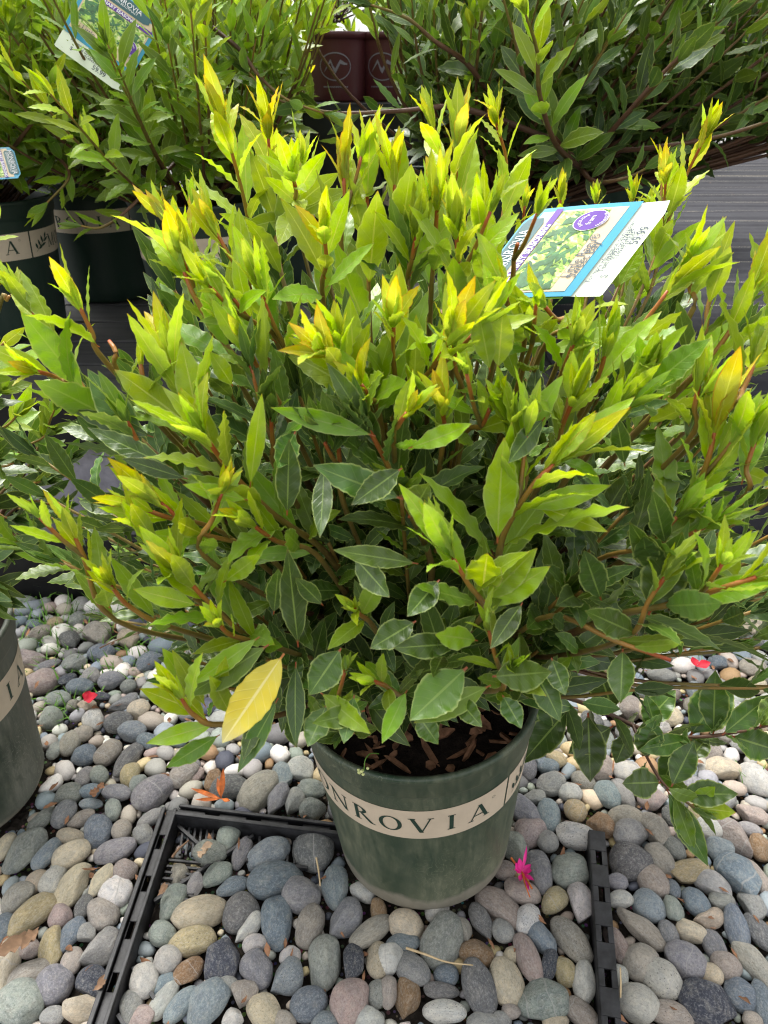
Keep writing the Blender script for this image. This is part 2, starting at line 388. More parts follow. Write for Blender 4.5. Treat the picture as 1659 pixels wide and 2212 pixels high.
UP = Vector((0, 0, 1))
def perp(T, ang):
    a = T.cross(Vector((.31, .17, .93))); a = a.normalized() if a.length > 1e-3 else Vector((1, 0, 0)); b = T.cross(a)
    return a*math.cos(ang)+b*math.sin(ang)
def dress(LV, path, Ll=.07, age0=.3, age1=1.0, step=.012, frac0=.0, open0=58, open1=20, wr=.165, tipn=6, lift=.25, size_tip=.5, dens=1.0):
    """leaves in a spiral along the path (list of Vectors)"""
    seg = [(path[i+1]-path[i]).length for i in range(len(path)-1)]; tot = sum(seg)
    n = max(3, int(tot*(1-frac0)/step*dens)); a = R.uniform(0, 6.28)
    def pt(s):
        s *= tot
        for i, l in enumerate(seg):
            if s <= l or i == len(seg)-1: return path[i].lerp(path[i+1], min(1, s/max(l, 1e-9))), (path[i+1]-path[i]).normalized()
            s -= l
    for i in range(n):
        q = i/max(1, n-1); s = frac0+(1-frac0)*q; p, T = pt(s); a += 2.399+R.uniform(-.35, .35)
        op = math.radians(open0+(open1-open0)*q**1.3+R.uniform(-9, 9))
        side = perp(T, a); d = (T*math.cos(op)+side*math.sin(op)); d = (d+UP*lift*math.sin(op)).normalized()
        n_ = (T-d*T.dot(d)); n_ = (n_.normalized()+Vector((R.uniform(-.3, .3), R.uniform(-.3, .3), R.uniform(-.1, .4)))*.6)
        sz = Ll*(1-(1-size_tip)*q**2.2)*R.uniform(.78, 1.12)
        if q < .12: sz *= .8
        ag = age0+(age1-age0)*q**1.2+R.uniform(-.07, .07)
        LV.add(p, d, n_, sz, sz*wr*R.uniform(.82, 1.15), bend=R.gauss(-.22, .30), fold=R.uniform(.06, .30), wave=R.uniform(.05, .15), age=min(1.03, max(0.0, ag)), teeth=R.uniform(.03, .07), twist=R.gauss(0, .12))
    p, T = pt(1.0)
    for k in range(tipn):       # cluster of small young leaves
        a += 2.4; op = math.radians(R.uniform(4, 20)); d = (T*math.cos(op)+perp(T, a)*math.sin(op)).normalized()
        sz = Ll*R.uniform(.40, .88)*(.8+.2*size_tip); LV.add(p-T*(.010*R.random()), d, T-d*T.dot(d)+perp(T, a)*-.3, sz, sz*wr*.80, bend=R.gauss(-.05, .3), fold=R.uniform(.10, .38), wave=R.uniform(.05, .13), age=min(1.0, age1+R.uniform(-.20, .03)), teeth=.035)

def under(root, o):
    o.parent = root; o.location = -root.location; return o

# ================================================================== GROUND, BENCH
GZ = -0.022
BZ = 0.375; BF = 1.30; LF = 1.165                 # bench top height and front edge
def ground_material():
    m = NT('gravel_soil'); ob = m.obj(); n = m.noise(40, 6, .7, ob); v = m.voro(130, ob)
    c = m.mix(m.rng(n, .3, .7), (.018, .014, .011, 1), (.075, .062, .050, 1))
    c = m.mix(m.math('MULTIPLY', m.math('LESS_THAN', v.outputs['Distance'], .32), .6), c, m.mix(.6, v.outputs['Color'], (.12, .11, .11, 1)))
    sx = m.node('ShaderNodeSeparateXYZ'); m.L(ob, sx.inputs[0])
    far = m.rng(sx.outputs[1], 5.4, 5.6)
    c = m.mix(far, c, m.mix(n, (.16, .155, .15, 1), (.24, .235, .23, 1)))
    m.pr(c, .9, .2, m.bump(m.math('ADD', n, v.outputs['Distance']), .8, .006)); return m.m
gme = mesh('ground', [(-150, -20, GZ), (150, -20, GZ), (150, 300, GZ), (-150, 300, GZ)], [(0, 1, 2, 3)])
tag(link('ground', gme, ground_material()), kind='structure')

bench = tag(empty('plant_bench', (0, BF, 0)), 'low black slatted bench carrying the rear row of potted shrubs', 'bench')
pitchb = .148; yb = BF+.004; k = 0
while yb < 5.6:
    bm = bmesh.new(); box_bm(bm, (-.55, yb+pitchb/2-.006, BZ-.016), (3.9, pitchb-.013, .032), bev=.004)
    under(bench, bm_obj('board', bm, M['board'])); yb += pitchb
for (yy, z, hh) in ((BF+.028, BZ-.082, .095), (LF+.012, .084, .092)):
    bm = bmesh.new(); box_bm(bm, (-.55, yy, z), (3.9, .024, hh), bev=.004); under(bench, bm_obj('rail', bm, M['facing']))
for lx in (-.88, -1.7, .1, 1.2):
    bm = bmesh.new(); box_bm(bm, (lx, BF+.075, (BZ-.032+GZ)/2), (.20, .066, BZ-.036-GZ), bev=.006); under(bench, bm_obj('leg', bm, M['facing']))
bm = bmesh.new(); box_bm(bm, (-.5, BF+.75, .14), (3.9, .02, .36)); under(bench, bm_obj('back_panel', bm, M['facing']))
# short block foot seen at the lower left
pL = at_z(80, 1312, GZ); bm = bmesh.new(); box_bm(bm, (pL.x+.02, LF+.06, (GZ+.036)/2), (.22, .10, .036-GZ), bev=.006); under(bench, bm_obj('foot', bm, M['facing']))

# concrete block under the bench
pc = at_y(300, 1010, BF+.16); bm = bmesh.new(); box_bm(bm, (pc.x, BF+.14, GZ+.14), (.40, .19, .28), bev=.008)
cb = bm_obj('concrete_block', bm, M['concrete']); tag(cb, 'pale grey concrete block standing in the gap under the black bench', 'block')

# weed fabric draped over the right part of the bench, falling to the ground
XS0 = 0.335
def fabric():
    nx, prof = 70, []
    y = 5.6
    while y > BF+.02: prof.append((y, BZ+.009)); y -= .0148
    for a in range(0, 91, 15): prof.append((BF+.008-.022*math.sin(math.radians(a)), BZ-.016+.022*math.cos(math.radians(a))))
    z = BZ-.05
    while z > GZ+.02: prof.append((BF-.014-(BF-LF-.02)*((BZ-z)/BZ)**1.1, z)); z -= .03
    prof.append((LF-.002, GZ+.012)); prof.append((LF-.03, GZ+.014))
    v, f, uvs = [], [], []; s = 0
    for i, (y, z) in enumerate(prof):
        if i: s += math.hypot(y-prof[i-1][0], z-prof[i-1][1])
        for j in range(nx+1):
            x = XS0+(3.4-XS0)*j/nx
            slat = ((y-BF-.004) % pitchb)/pitchb
            sag = -.0075*math.exp(-((slat-.0)**2)/.004)-.0075*math.exp(-((slat-1.0)**2)/.004) if z > BZ else 0
            wr = .0035*math.sin(x*3.1+s*9)+.0022*math.sin(x*7.7-s*23)+.002*math.sin(x*1.3+s*61)
            if z > BZ: v.append((x, y, z+sag+abs(wr)*.6))
            else: v.append((x, y-abs(wr)*1.6-(.006*math.sin(s*44+x*2) if z < BZ-.06 else 0), z))
            uvs.append((x, s))
    for i in range(len(prof)-1):
        for j in range(nx): q = i*(nx+1)+j; f.append((q, q+nx+1, q+nx+2, q+1))
    me = mesh('weed_fabric', v, f); ul = me.uv_layers.new(name='UVMap')
    for lp in me.loops: ul.data[lp.index].uv = uvs[lp.vertex_index]
    o = link('weed_fabric', me, M['fabric'], smooth=True)
    md = o.modifiers.new('thick', 'SOLIDIFY'); md.thickness = .0012; md.offset = 1
    return o
tag(fabric(), 'dark grey woven weed fabric draped over the bench behind on the right', 'fabric')

# ================================================================== POTS
# glyphs: list of strokes; ('l', x0,y0,x1,y1,thick) or ('o', cx,cy,rx,ry,thin,thick) or ('arc', ...)
TK, TN, SR = .15, .055, .045
GLY = {
 'M': (1.0, [('l', .16, 0, .16, 1, TN), ('l', .16, 1, .5, .05, TK), ('l', .5, .05, .86, 1, TN), ('l', .86, 1, .86, 0, TK), ('s', .16, 0, .2), ('s', .86, 0, .26), ('s', .08, 1, .16), ('s', .93, 1, .16)]),
 'O': (.95, [('o', .475, .5, .42, .5)]),
 'N': (.95, [('l', .16, 0, .16, 1, TN), ('l', .14, 1, .80, 0, TK), ('l', .80, 0, .80, 1, TN), ('s', .16, 0, .24), ('s', .80, 1, .24), ('s', .07, 1, .14)]),
 'R': (.85, [('l', .2, 0, .2, 1, TK), ('d', .2, .75, .42, .25), ('l', .40, .52, .80, 0, TK), ('s', .2, 0, .28), ('s', .1, 1, .1), ('s', .86, 0, .12)]),
 'V': (.9, [('l', .14, 1, .47, 0, TK), ('l', .47, 0, .80, 1, TN), ('s', .14, 1, .26), ('s', .80, 1, .22)]),
 'I': (.4, [('l', .2, 0, .2, 1, TK), ('s', .2, 0, .28), ('s', .2, 1, .28)]),
 'A': (.9, [('l', .12, 0, .44, 1, TN), ('l', .44, 1, .78, 0, TK), ('l', .22, .32, .66, .32, TN), ('s', .12, 0, .22), ('s', .78, 0, .26)]),
}
def glyph_quads(ch):
    wd, st = GLY[ch]; Q = []
    def seg(x0, y0, x1, y1, t, n=6):
        dx, dy = x1-x0, y1-y0; l = math.hypot(dx, dy)
        # thickness measured horizontally for steep strokes, vertically for flat ones
        if abs(dy) > abs(dx)*.4: hx, hy = t/2, 0
        else: hx, hy = 0, t/2
        for i in range(n):
            a, b = i/n, (i+1)/n
            Q.append([(x0+dx*a-hx, y0+dy*a-hy), (x0+dx*a+hx, y0+dy*a+hy), (x0+dx*b+hx, y0+dy*b+hy), (x0+dx*b-hx, y0+dy*b-hy)])
    for s in st:
        if s[0] == 'l': seg(*s[1:])
        elif s[0] == 's': x, y, l = s[1:]; yy = SR/2 if y < .5 else 1-SR/2; seg(x-l/2, yy, x+l/2, yy, SR, 2)
        elif s[0] == 'o':
            cx, cy, rx, ry = s[1:]; n = 28
            for i in range(n):
                q = []
                for a in (2*math.pi*i/n, 2*math.pi*(i+1)/n):
                    q.append((cx+rx*math.cos(a), cy+ry*math.sin(a), cx+(rx-TK)*math.cos(a), cy+(ry-TN)*math.sin(a)))
                Q.append([q[0][:2], q[1][:2], q[1][2:], q[0][2:]])
        elif s[0] == 'd':
            x, cy, rx, ry = s[1:]; n = 12
            for i in range(n):
                q = []
                for a in (-math.pi/2+math.pi*i/n, -math.pi/2+math.pi*(i+1)/n):
                    q.append((x+rx*math.cos(a), cy+ry*math.sin(a), x+(rx-TK)*math.cos(a), cy+(ry-TN)*math.sin(a)))
                Q.append([q[0][:2], q[1][:2], q[1][2:], q[0][2:]])
    return wd, Q
PROF_H, PROF_R0, PROF_R1 = .285, .112, .1355      # height, outer base radius, radius just below the lip
def pot_radius(z): return PROF_R0+(PROF_R1-PROF_R0)*z/.26
def cyl(phi, z, off=0.):            # phi: 0 = towards the camera, + = to the right
    r = pot_radius(z)+off; return (r*math.sin(phi), -r*math.cos(phi), z)
def pot_prof():
    p = [(.0, .010), (.085, .010), (.088, .0), (.103, .0), (.109, .004), (pot_radius(.012), .012)]
    for k in range(1, 9): z = .012+.236*k/8; p.append((pot_radius(z), z))
    p += [(PROF_R1+.0005, .252), (PROF_R1+.003, .256), (PROF_R1+.0034, .276), (PROF_R1+.0052, .279), (PROF_R1+.0066, .283), (PROF_R1+.0060, .2865), (PROF_R1+.0025, .2875), (PROF_R1-.001, .285), (PROF_R1-.003, .278), (PROF_R1-.004, .24), (.128, .20), (.11, .03), (0, .025)]
    return p
def patch_strip(quads_pz, off):
    v, f = [], []
    for q in quads_pz:
        b = len(v)
        for (ph, z) in q: v.append(cyl(ph, z, off))
        f.append((b, b+1, b+2, b+3))
    return v, f
def band_cells(p0, p1, z0, z1, n=None):
    n = n or max(2, int(abs(p1-p0)/.06)); return [[(p0+(p1-p0)*i/n, z0), (p0+(p1-p0)*(i+1)/n, z0), (p0+(p1-p0)*(i+1)/n, z1), (p0+(p1-p0)*i/n, z1)] for i in range(n)]
def solid(name, v, f, mat, parent, th=.0003):
    o = link(name, mesh(name, v, f), mat, parent); return o
def nursery_pot(parent, mat='pot', band=(-2.3, 2.3), split=.80, word0=-1.31, z0=.174, z1=.227, tilt=(0, 0), turn=0.0, lettering=True, emblem_at=None, black=False):
    """a nursery pot with its printed band; local origin at the centre of its foot"""
    p = lathe('pot', pot_prof(), M[mat], parent)
    if band:
        cells = band_cells(band[0], split-.012, z0, z1)+band_cells(split+.012, band[1], z0, z1)
        v, f = patch_strip(cells, .0005); b = solid('label_band', v, f, M['band'], p)
    if lettering:
        h = (z1-z0)*.50; zb = z0+(z1-z0)*.24; Q = []
        step = math.radians(14.7); ph = word0
        for ch in 'MONROVIA':
            wd, qs = glyph_quads(ch); r = pot_radius(zb+h/2); sc = h*1.16/r
            for q in qs: Q.append([(ph+(x-wd/2)*sc, zb+y*h) for x, y in q])
            ph += step
        # small registered mark
        r = .0022; z = zb+h*.98; pr = ph-step*.45
        n = 12
        for i in range(n):
            a, b2 = 2*math.pi*i/n, 2*math.pi*(i+1)/n; k = 1/.128
            Q.append([(pr+r*math.cos(a)*k, z+r*math.sin(a)), (pr+r*math.cos(b2)*k, z+r*math.sin(b2)), (pr+.8*r*math.cos(b2)*k, z+.8*r*math.sin(b2)), (pr+.8*r*math.cos(a)*k, z+.8*r*math.sin(a))])
        # sprig emblem beyond the split: leaves on a curved stalk
        e0 = split+.20
        def lf(cx, cz, ang, ln, wd_):
            n = 6; up = []; lo = []
            for i in range(n+1):
                t = i/n; ww = wd_*math.sin(math.pi*t); X = ln*t
                up.append((cx+(X*math.cos(ang)-ww*math.sin(ang))/.128, cz+X*math.sin(ang)+ww*math.cos(ang)))
                lo.append((cx+(X*math.cos(ang)+ww*math.sin(ang))/.128, cz+X*math.sin(ang)-ww*math.cos(ang)))
            for i in range(n): Q.append([lo[i], lo[i+1], up[i+1], up[i]])
        zc = (z0+z1)/2
        for (dx, dz, an, ln) in ((-.07, -.012, 1.9, .014), (-.05, -.013, .6, .016), (-.01, -.008, 1.9, .016), (.0, -.008, .35, .017), (.05, -.002, 1.8, .017), (.06, .0, .5, .018), (.10, .006, 1.2, .014)):
            lf(e0+dx, zc+dz, an, ln, .0026)
        for i in range(8): Q.append([(e0-.10+.025*i, zc-.017+.003*i), (e0-.075+.025*i, zc-.014+.003*i), (e0-.075+.025*i, zc-.0128+.003*i), (e0-.10+.025*i, zc-.0158+.003*i)])
        # start of the second word
        ph = split+.47
        for ch in 'MONRO':
            wd, qs = glyph_quads(ch); sc = h*1.0/.128
            for q in qs: Q.append([(ph+(x-wd/2)*sc, zb+y*h) for x, y in q])
            ph += step*.86
        Q = [q for q in Q if all(a[0] < band[1] for a in q)]
        v, f = patch_strip(Q, .0009); solid('lettering', v, f, M['ink'], p)
    s = lathe('soil', [(.0001+.133*k/26, .236) for k in range(27)], M['soil'], parent, 72)
    for vv in s.data.vertices: x_, y_ = vv.co.x, vv.co.y; vv.co.z += .0035*math.sin(x_*95+y_*40)*math.sin(y_*110-x_*30)+.0022*math.sin(x_*260+1)*math.sin(y_*240)+.0012*R.uniform(-1, 1)
    mr = (Matrix.Rotation(tilt[1], 3, 'Y') @ Matrix.Rotation(tilt[0], 3, 'X') @ Matrix.Rotation(turn, 3, 'Z')).to_euler(); p.rotation_euler = mr; s.rotation_euler = mr
    return p, s

def chips(parent, c, r, n, z, label=None):
    v, f = [], []
    for i in range(n):
        a = R.uniform(0, 6.28); q = r*math.sqrt(R.random()); L, W, T = R.uniform(.010, .042), R.uniform(.004, .012), R.uniform(.0008, .002)
        rot = Matrix.Rotation(R.uniform(0, 6.28), 3, 'Z') @ Matrix.Rotation(R.gauss(0, .45), 3, 'X') @ Matrix.Rotation(R.gauss(0, .3), 3, 'Y')
        b = len(v); o = Vector((c[0]+q*math.cos(a), c[1]+q*math.sin(a), z+R.uniform(-.001, .010)))
        sh = [(-1, -.3), (-.6, -.9), (.5, -1), (1, -.2+R.uniform(-.4, .4)), (.55, .8), (-.5, 1)]
        for zz in (-T, T):
            for (x, y) in sh: v.append(tuple(o+rot @ Vector((x*L*.5*R.uniform(.85, 1.1), y*W*.5*R.uniform(.7, 1.1), zz))))
        f.append(tuple(b+6+k for k in range(6))); f.append(tuple(b+5-k for k in range(6)))
        for k in range(6): k2 = (k+1) % 6; f.append((b+k, b+k2, b+6+k2, b+6+k))
    o = link('bark_mulch', mesh('bark_mulch', v, f), M['chip']); under(parent, o); return o

# ================================================================== MAIN SHRUB
MB = Vector((.055, .640, -.004))
TILT = (math.radians(0.5), math.radians(-3.4))
main = tag(empty('potted_bay_shrub', MB), 'big bright yellow-green bay shrub in the green banded pot in front', 'potted shrub')
nursery_pot(main, 'pot', tilt=TILT)
rot3 = Matrix.Rotation(TILT[1], 3, 'Y') @ Matrix.Rotation(TILT[0], 3, 'X')
soilc = MB+rot3 @ Vector((0, 0, .236))
chips(main, (soilc.x, soilc.y-.01), .120, 120, soilc.z+.002)

EC = Vector((.035, .650, .44)); ER = Vector((.435, .35, .415))
def dome(px, py, k=1.0):
    if k < 0: return at_y(px, py, -k)
    """point on the pixel's ray, on the crown ellipsoid scaled by k (nearest crossing, or closest pass)"""
    d = ray(px, py); o = CAMP-EC
    o2 = Vector((o[i]/(ER[i]*k) for i in range(3))); d2 = Vector((d[i]/(ER[i]*k) for i in range(3)))
    a, b, c = d2.dot(d2), 2*o2.dot(d2), o2.dot(o2)-1
    D = b*b-4*a*c; t = (-b-math.sqrt(D))/(2*a) if D > 0 else -b/(2*a)
    return CAMP+d*t
LV = Leaves()
KEEP_CLEAR += [(1185, 1450, 440, 632, .66, .95), (1070, 1185, 440, 640, .66, .35), (200, 300, 500, 760, 1.2, .8), (700, 1140, 1600, 2212, 1.2, .97), (940, 1100, 1530, 1600, 1.0, .8), (640, 760, 1600, 1700, 1.0, .6),
               (60, 230, 1000, 1060, 1.3, .4), (1250, 1659, 1400, 1480, 2.0, .4), (100, 560, 1540, 2212, 2.0, .75), (560, 700, 1620, 2212, 2, .8), (1160, 1659, 1500, 2212, 2., .9), (0, 330, 1370, 2212, 2., .8), (0, 200, 1290, 1400, 2, .6)]
shoots = [
 # points base..tip (px,py,k), leaf length m, age0, age1
 ([(560,560,.8),(520,400,.95),(480,255,1.0)], .066,.72,1.0), ([(610,600,.8),(590,420,.9),(577,270,1.0)], .072,.70,1.03),
 ([(805,790,.7),(795,560,.85),(793,370,.97)], .078,.70,1.02), ([(500,680,.85),(420,560,.93),(352,465,1.0)], .056,.70,1.0),
 ([(470,740,.85),(430,640,.93),(402,520,1.0)], .056,.66,1.0), ([(560,650,.85),(500,560,.95),(462,490,1.0)], .054,.68,1.0),
 ([(700,660,.8),(705,570,.92),(700,500,1.0)], .058,.68,1.02), ([(990,610,.75),(990,450,.9),(990,300,1.0)], .070,.68,.98),
 ([(1060,620,-.72),(1095,380,-.76),(1065,235,-.74)], .060,.70,.93), ([(985,720,.8),(990,600,.9),(985,490,1.0)], .062,.66,.95),
 ([(1380,640,-.74),(1465,420,-.78),(1530,280,-.76)], .058,.70,.98), ([(1400,640,-.74),(1430,480,-.77),(1440,370,-.76)], .050,.68,.98),
 ([(1100,700,-.74),(1125,520,-.80),(1135,430,-.80)], .042,.62,.9), ([(1180,700,-.76),(1205,520,-.82),(1212,415,-.82)], .044,.60,.92),
 ([(1250,720,-.76),(1282,520,-.82),(1288,415,-.82)], .042,.62,.92), ([(1320,720,-.76),(1360,520,-.82),(1368,410,-.82)], .044,.62,.92),
 ([(1170,760,.8),(1225,710,.9),(1280,660,.98)], .080,.66,.84), ([(1300,830,.8),(1375,720,.92),(1450,620,1.0)], .066,.62,.88),
 ([(1350,960,.8),(1490,820,.95),(1560,740,1.0),(1612,650,1.05)], .070,.60,.92), ([(1650,760,1.0),(1680,660,1.03),(1700,570,1.06)], .06,.62,.9),
 ([(1420,1160,.85),(1495,1075,.95),(1530,990,1.0),(1545,930,1.02)], .072,.60,.97),
 ([(815,890,.75),(750,810,.9),(700,760,1.0)], .068,.66,1.0), ([(870,890,.75),(930,800,.9),(975,730,.98)], .070,.66,.98),
 ([(860,880,.75),(850,780,.85),(850,700,.95)], .066,.62,.93), ([(805,900,.75),(765,820,.88),(735,740,.96)], .066,.60,.9),
 ([(700,1190,.7),(590,1110,.85),(500,1020,.93),(440,940,1.0)], .072,.52,.80), ([(440,960,.9),(395,860,.96),(365,770,1.0)], .074,.66,1.0),
 ([(400,1040,.85),(290,940,.93),(200,865,.98),(110,730,1.05),(55,650,1.1)], .066,.14,.86), ([(205,880,.98),(130,820,1.03),(75,800,1.08)], .052,.62,.98),
 ([(275,830,.95),(250,760,1.0),(235,735,1.0)], .060,.62,.97), ([(235,790,.97),(200,720,1.02),(170,660,1.06)], .060,.58,.88),
 ([(560,850,.8),(470,720,.9),(420,640,.96),(390,570,1.0)], .074,.50,.88), ([(640,800,.8),(590,700,.9),(560,620,.96)], .064,.5,.86),
 ([(480,1150,.85),(370,1120,.95),(285,1090,1.0)], .050,.66,.99), ([(560,1190,.8),(430,1150,.93),(340,1080,1.0)], .056,.60,.95),
 ([(430,1300,.9),(370,1210,.98),(310,1140,1.02)], .056,.64,.98), ([(540,1375,.85),(450,1300,.95),(395,1240,1.0)], .062,.55,.88),
 ([(250,1340,.95),(180,1200,1.03),(150,1130,1.06)], .046,.50,.93), ([(370,1355,.93),(280,1310,1.0),(235,1260,1.05)], .046,.50,.88),
 ([(575,1392,.85),(500,1372,.95),(470,1345,1.0)], .044,.62,.9), ([(480,1565,.98),(420,1545,1.03),(385,1500,1.06)], .046,.62,.88),
 ([(680,1195,.8),(600,1170,.88),(540,1130,.96)], .050,.60,.88), ([(440,1200,.95),(460,1120,.98),(480,1060,1.0)], .044,.64,.92),
 ([(1060,1260,.85),(1090,1150,.93),(1150,1050,.98),(1200,1000,1.0)], .082,.60,.86), ([(1045,1320,.9),(1010,1260,.97),(975,1200,1.0)], .066,.50,.78),
 ([(1130,1060,.85),(1125,960,.92),(1105,910,.96)], .058,.56,.82), ([(1190,1000,.85),(1215,920,.92),(1240,860,.98)], .060,.58,.86),
 ([(950,1010,.8),(960,930,.88),(955,880,.94)], .050,.55,.92), ([(1000,800,.8),(1040,720,.9),(1060,660,.96)], .056,.5,.8),
 ([(930,1210,.7),(870,1080,.82),(830,990,.9),(790,915,.96)], .066,.10,.30), ([(850,960,.9),(860,920,.96),(880,890,.99)], .046,.66,1.0),
 ([(1195,850,.85),(1220,790,.93),(1240,740,.98)], .052,.56,.82), ([(1120,830,.8),(1150,740,.9),(1150,700,.95)], .054,.58,.82),
 ([(1290,1210,.8),(1400,1180,.92),(1470,1110,.98)], .066,.22,.60), ([(1190,1330,.85),(1330,1385,.97),(1460,1430,1.03)], .052,.18,.78),
 ([(1330,1330,.9),(1450,1305,1.0),(1560,1270,1.08),(1640,1245,1.12)], .058,.30,.86), ([(1350,1380,.95),(1400,1300,1.0),(1440,1240,1.03)], .052,.3,.7),
 ([(1080,1490,.85),(1090,1470,.93),(1110,1440,.98)], .042,.45,.75), ([(860,1500,.85),(830,1480,.93),(800,1470,.97)], .038,.5,.8),
 ([(690,1560,.85),(715,1545,.92),(735,1530,.96)], .036,.4,.72), ([(800,1345,.82),(780,1330,.9),(765,1315,.94)], .044,.45,.8),
 ([(820,900,.8),(800,860,.9),(780,830,.95)], .05,.6,.95), ([(1000,950,.8),(1040,920,.9),(1060,880,.95)], .05,.5,.8),
 ([(1330,900,.85),(1380,860,.93),(1400,800,1.0)], .058,.25,.6), ([(1230,720,.85),(1200,690,.92),(1175,660,.96)], .060,.62,.86), ([(1130,760,.8),(1110,680,.9),(1090,610,.96)], .066,.6,.86),
 ([(640,480,.85),(640,420,.95),(632,380,1.0)], .060,.64,.88), ([(880,640,.8),(890,560,.9),(900,500,.95)], .055,.6,.85),
 ([(1480,700,.97),(1490,620,1.0),(1500,560,1.04)], .052,.5,.82), ([(330,1020,.93),(300,960,.98),(270,900,1.02)], .06,.12,.4),
 ([(600,1020,.82),(590,960,.88),(585,900,.93)], .066,.10,.35), ([(740,1080,.8),(735,1010,.87),(730,950,.92)], .07,.08,.3),
 ([(1100,640,.82),(1110,560,.9),(1120,520,.95)], .05,.6,.85),
 ([(1080,700,.8),(1050,580,.9),(1040,490,.97)], .060,.6,.93), ([(930,660,.8),(940,520,.92),(945,420,1.0)], .060,.62,.95), ([(700,560,-.70),(660,430,-.74),(650,340,-.74)], .058,.6,.9),
 ([(1490,780,.95),(1530,660,1.0),(1548,570,1.03)], .058,.5,.88), ([(1250,900,.85),(1290,820,.93),(1312,750,.98)], .058,.5,.84), ([(1560,900,1.0),(1605,840,1.03),(1632,780,1.05)], .056,.5,.86),
 ([(1240,1010,.85),(1290,930,.93),(1330,880,.97)], .058,.45,.8), ([(740,560,.85),(745,460,.93),(742,370,.99)], .062,.62,.96), ([(870,560,.85),(855,460,.93),(850,370,.99)], .060,.62,.97),
 ([(1590,1090,1.0),(1612,1010,1.03),(1632,950,1.05)], .054,.4,.8), ([(1480,960,.95),(1500,880,1.0),(1510,830,1.02)], .056,.45,.86), ([(620,760,.82),(540,690,.92),(500,640,.97)], .058,.55,.92),
 ([(330,900,.95),(310,820,1.0),(300,770,1.02)], .054,.5,.9), ([(620,900,.85),(560,800,.93),(530,740,.98)], .060,.45,.85), ([(1000,880,.82),(985,800,.9),(980,740,.95)], .055,.5,.9),
]
def in_clear(q):
    X, Y = proj(q); return any(x0 < X < x1 and y0 < Y < y1+14 and depth(q) < dm+.04 and pr > .5 for x0, x1, y0, y1, dm, pr in KEEP_CLEAR)
trunk_top = soilc+Vector((0, 0, .10))
ntag = 0
stems = []
for pts, Ll, a0, a1 in shoots:
    w = [dome(*p) for p in pts]; w[-1] = w[-1].lerp(w[-2], .16 if pts[-1][1] < 600 else .08)
    b0 = w[0]; bd = b0-trunk_top
    root = [soilc+Vector((R.uniform(-.02, .02), R.uniform(-.02, .02), 0)), trunk_top.lerp(b0, .35)-UP*.02*R.random(), trunk_top.lerp(b0, .75)-UP*.015]
    path = smooth_path(w, 6); full = smooth_path(root+w, 5)
    T = Tubes(); T.add(full, .0036 if len(pts) > 3 else .0027, .0013, 0.0, 1.0, 7, .10); stems.append(T)
    for q in (Ll,): dress(LV, path, Ll*1.05, max(.08, a0-.16), min(a1, .97), step=.0098, wr=.146 if a1 > .6 else .165, open0=42, open1=15, lift=.35)
    for q in ((.5,) if R.random() < .4 else ()):      # side shoots
        i0 = int(q*(len(path)-1)); T0 = (path[i0+1]-path[i0]).normalized(); an = R.uniform(0, 6.28); dd = (T0*.78+perp(T0, an)*.5+UP*.25).normalized(); l_ = R.uniform(.025, .055)
        if in_clear(path[i0]+dd*l_): continue
        sd_ = smooth_path([path[i0], path[i0]+dd*l_*.5, path[i0]+(dd+UP*.15)*l_], 3); T.add(sd_, .0018, .0011, .4, 1., 6, .05)
        dress(LV, sd_, Ll*.80, a0+.05, min(.92, a1*R.uniform(.8, 1.0)), step=.0085, wr=.14, open0=46, open1=18, lift=.3, tipn=5)
    # older leaves down the hidden part of the branch
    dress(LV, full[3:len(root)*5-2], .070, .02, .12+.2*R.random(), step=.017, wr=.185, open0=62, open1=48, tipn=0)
# inner, older shoots filling the crown
TI = Tubes()
for i in range(300):
    az = R.uniform(0, 2*math.pi); el = math.asin(R.uniform(-.30, .97)); k = R.uniform(.60, .97)
    d = Vector((math.cos(az)*math.cos(el), math.sin(az)*math.cos(el), math.sin(el)))
    tip = EC+Vector((d.x*ER.x, d.y*ER.y, d.z*ER.z-.03))*k
    mid = trunk_top.lerp(tip, .55)+Vector((d.x, d.y, 0))*.035-UP*.01
    bad = False
    for q in (tip, mid.lerp(tip, .6)):
        X, Y = proj(q); bad |= any(x0 < X < x1 and y0 < Y < y1 and depth(q) < dm and pr > .5 for x0, x1, y0, y1, dm, pr in KEEP_CLEAR)
    if bad: continue
    path = smooth_path([soilc+Vector((R.uniform(-.03, .03), R.uniform(-.03, .03), 0)), trunk_top.lerp(mid, .5), mid, tip], 5)
    TI.add(path, .0034, .0013, 0, .7, 6, .1)
    young = R.random() < .26 and k > .75
    dress(LV, path[7:], R.uniform(.052, .074), .06, R.uniform(.4, .72) if young else R.uniform(.08, .34), step=.0125, wr=.165, open0=60, open1=30, tipn=4, lift=.25, size_tip=.75)

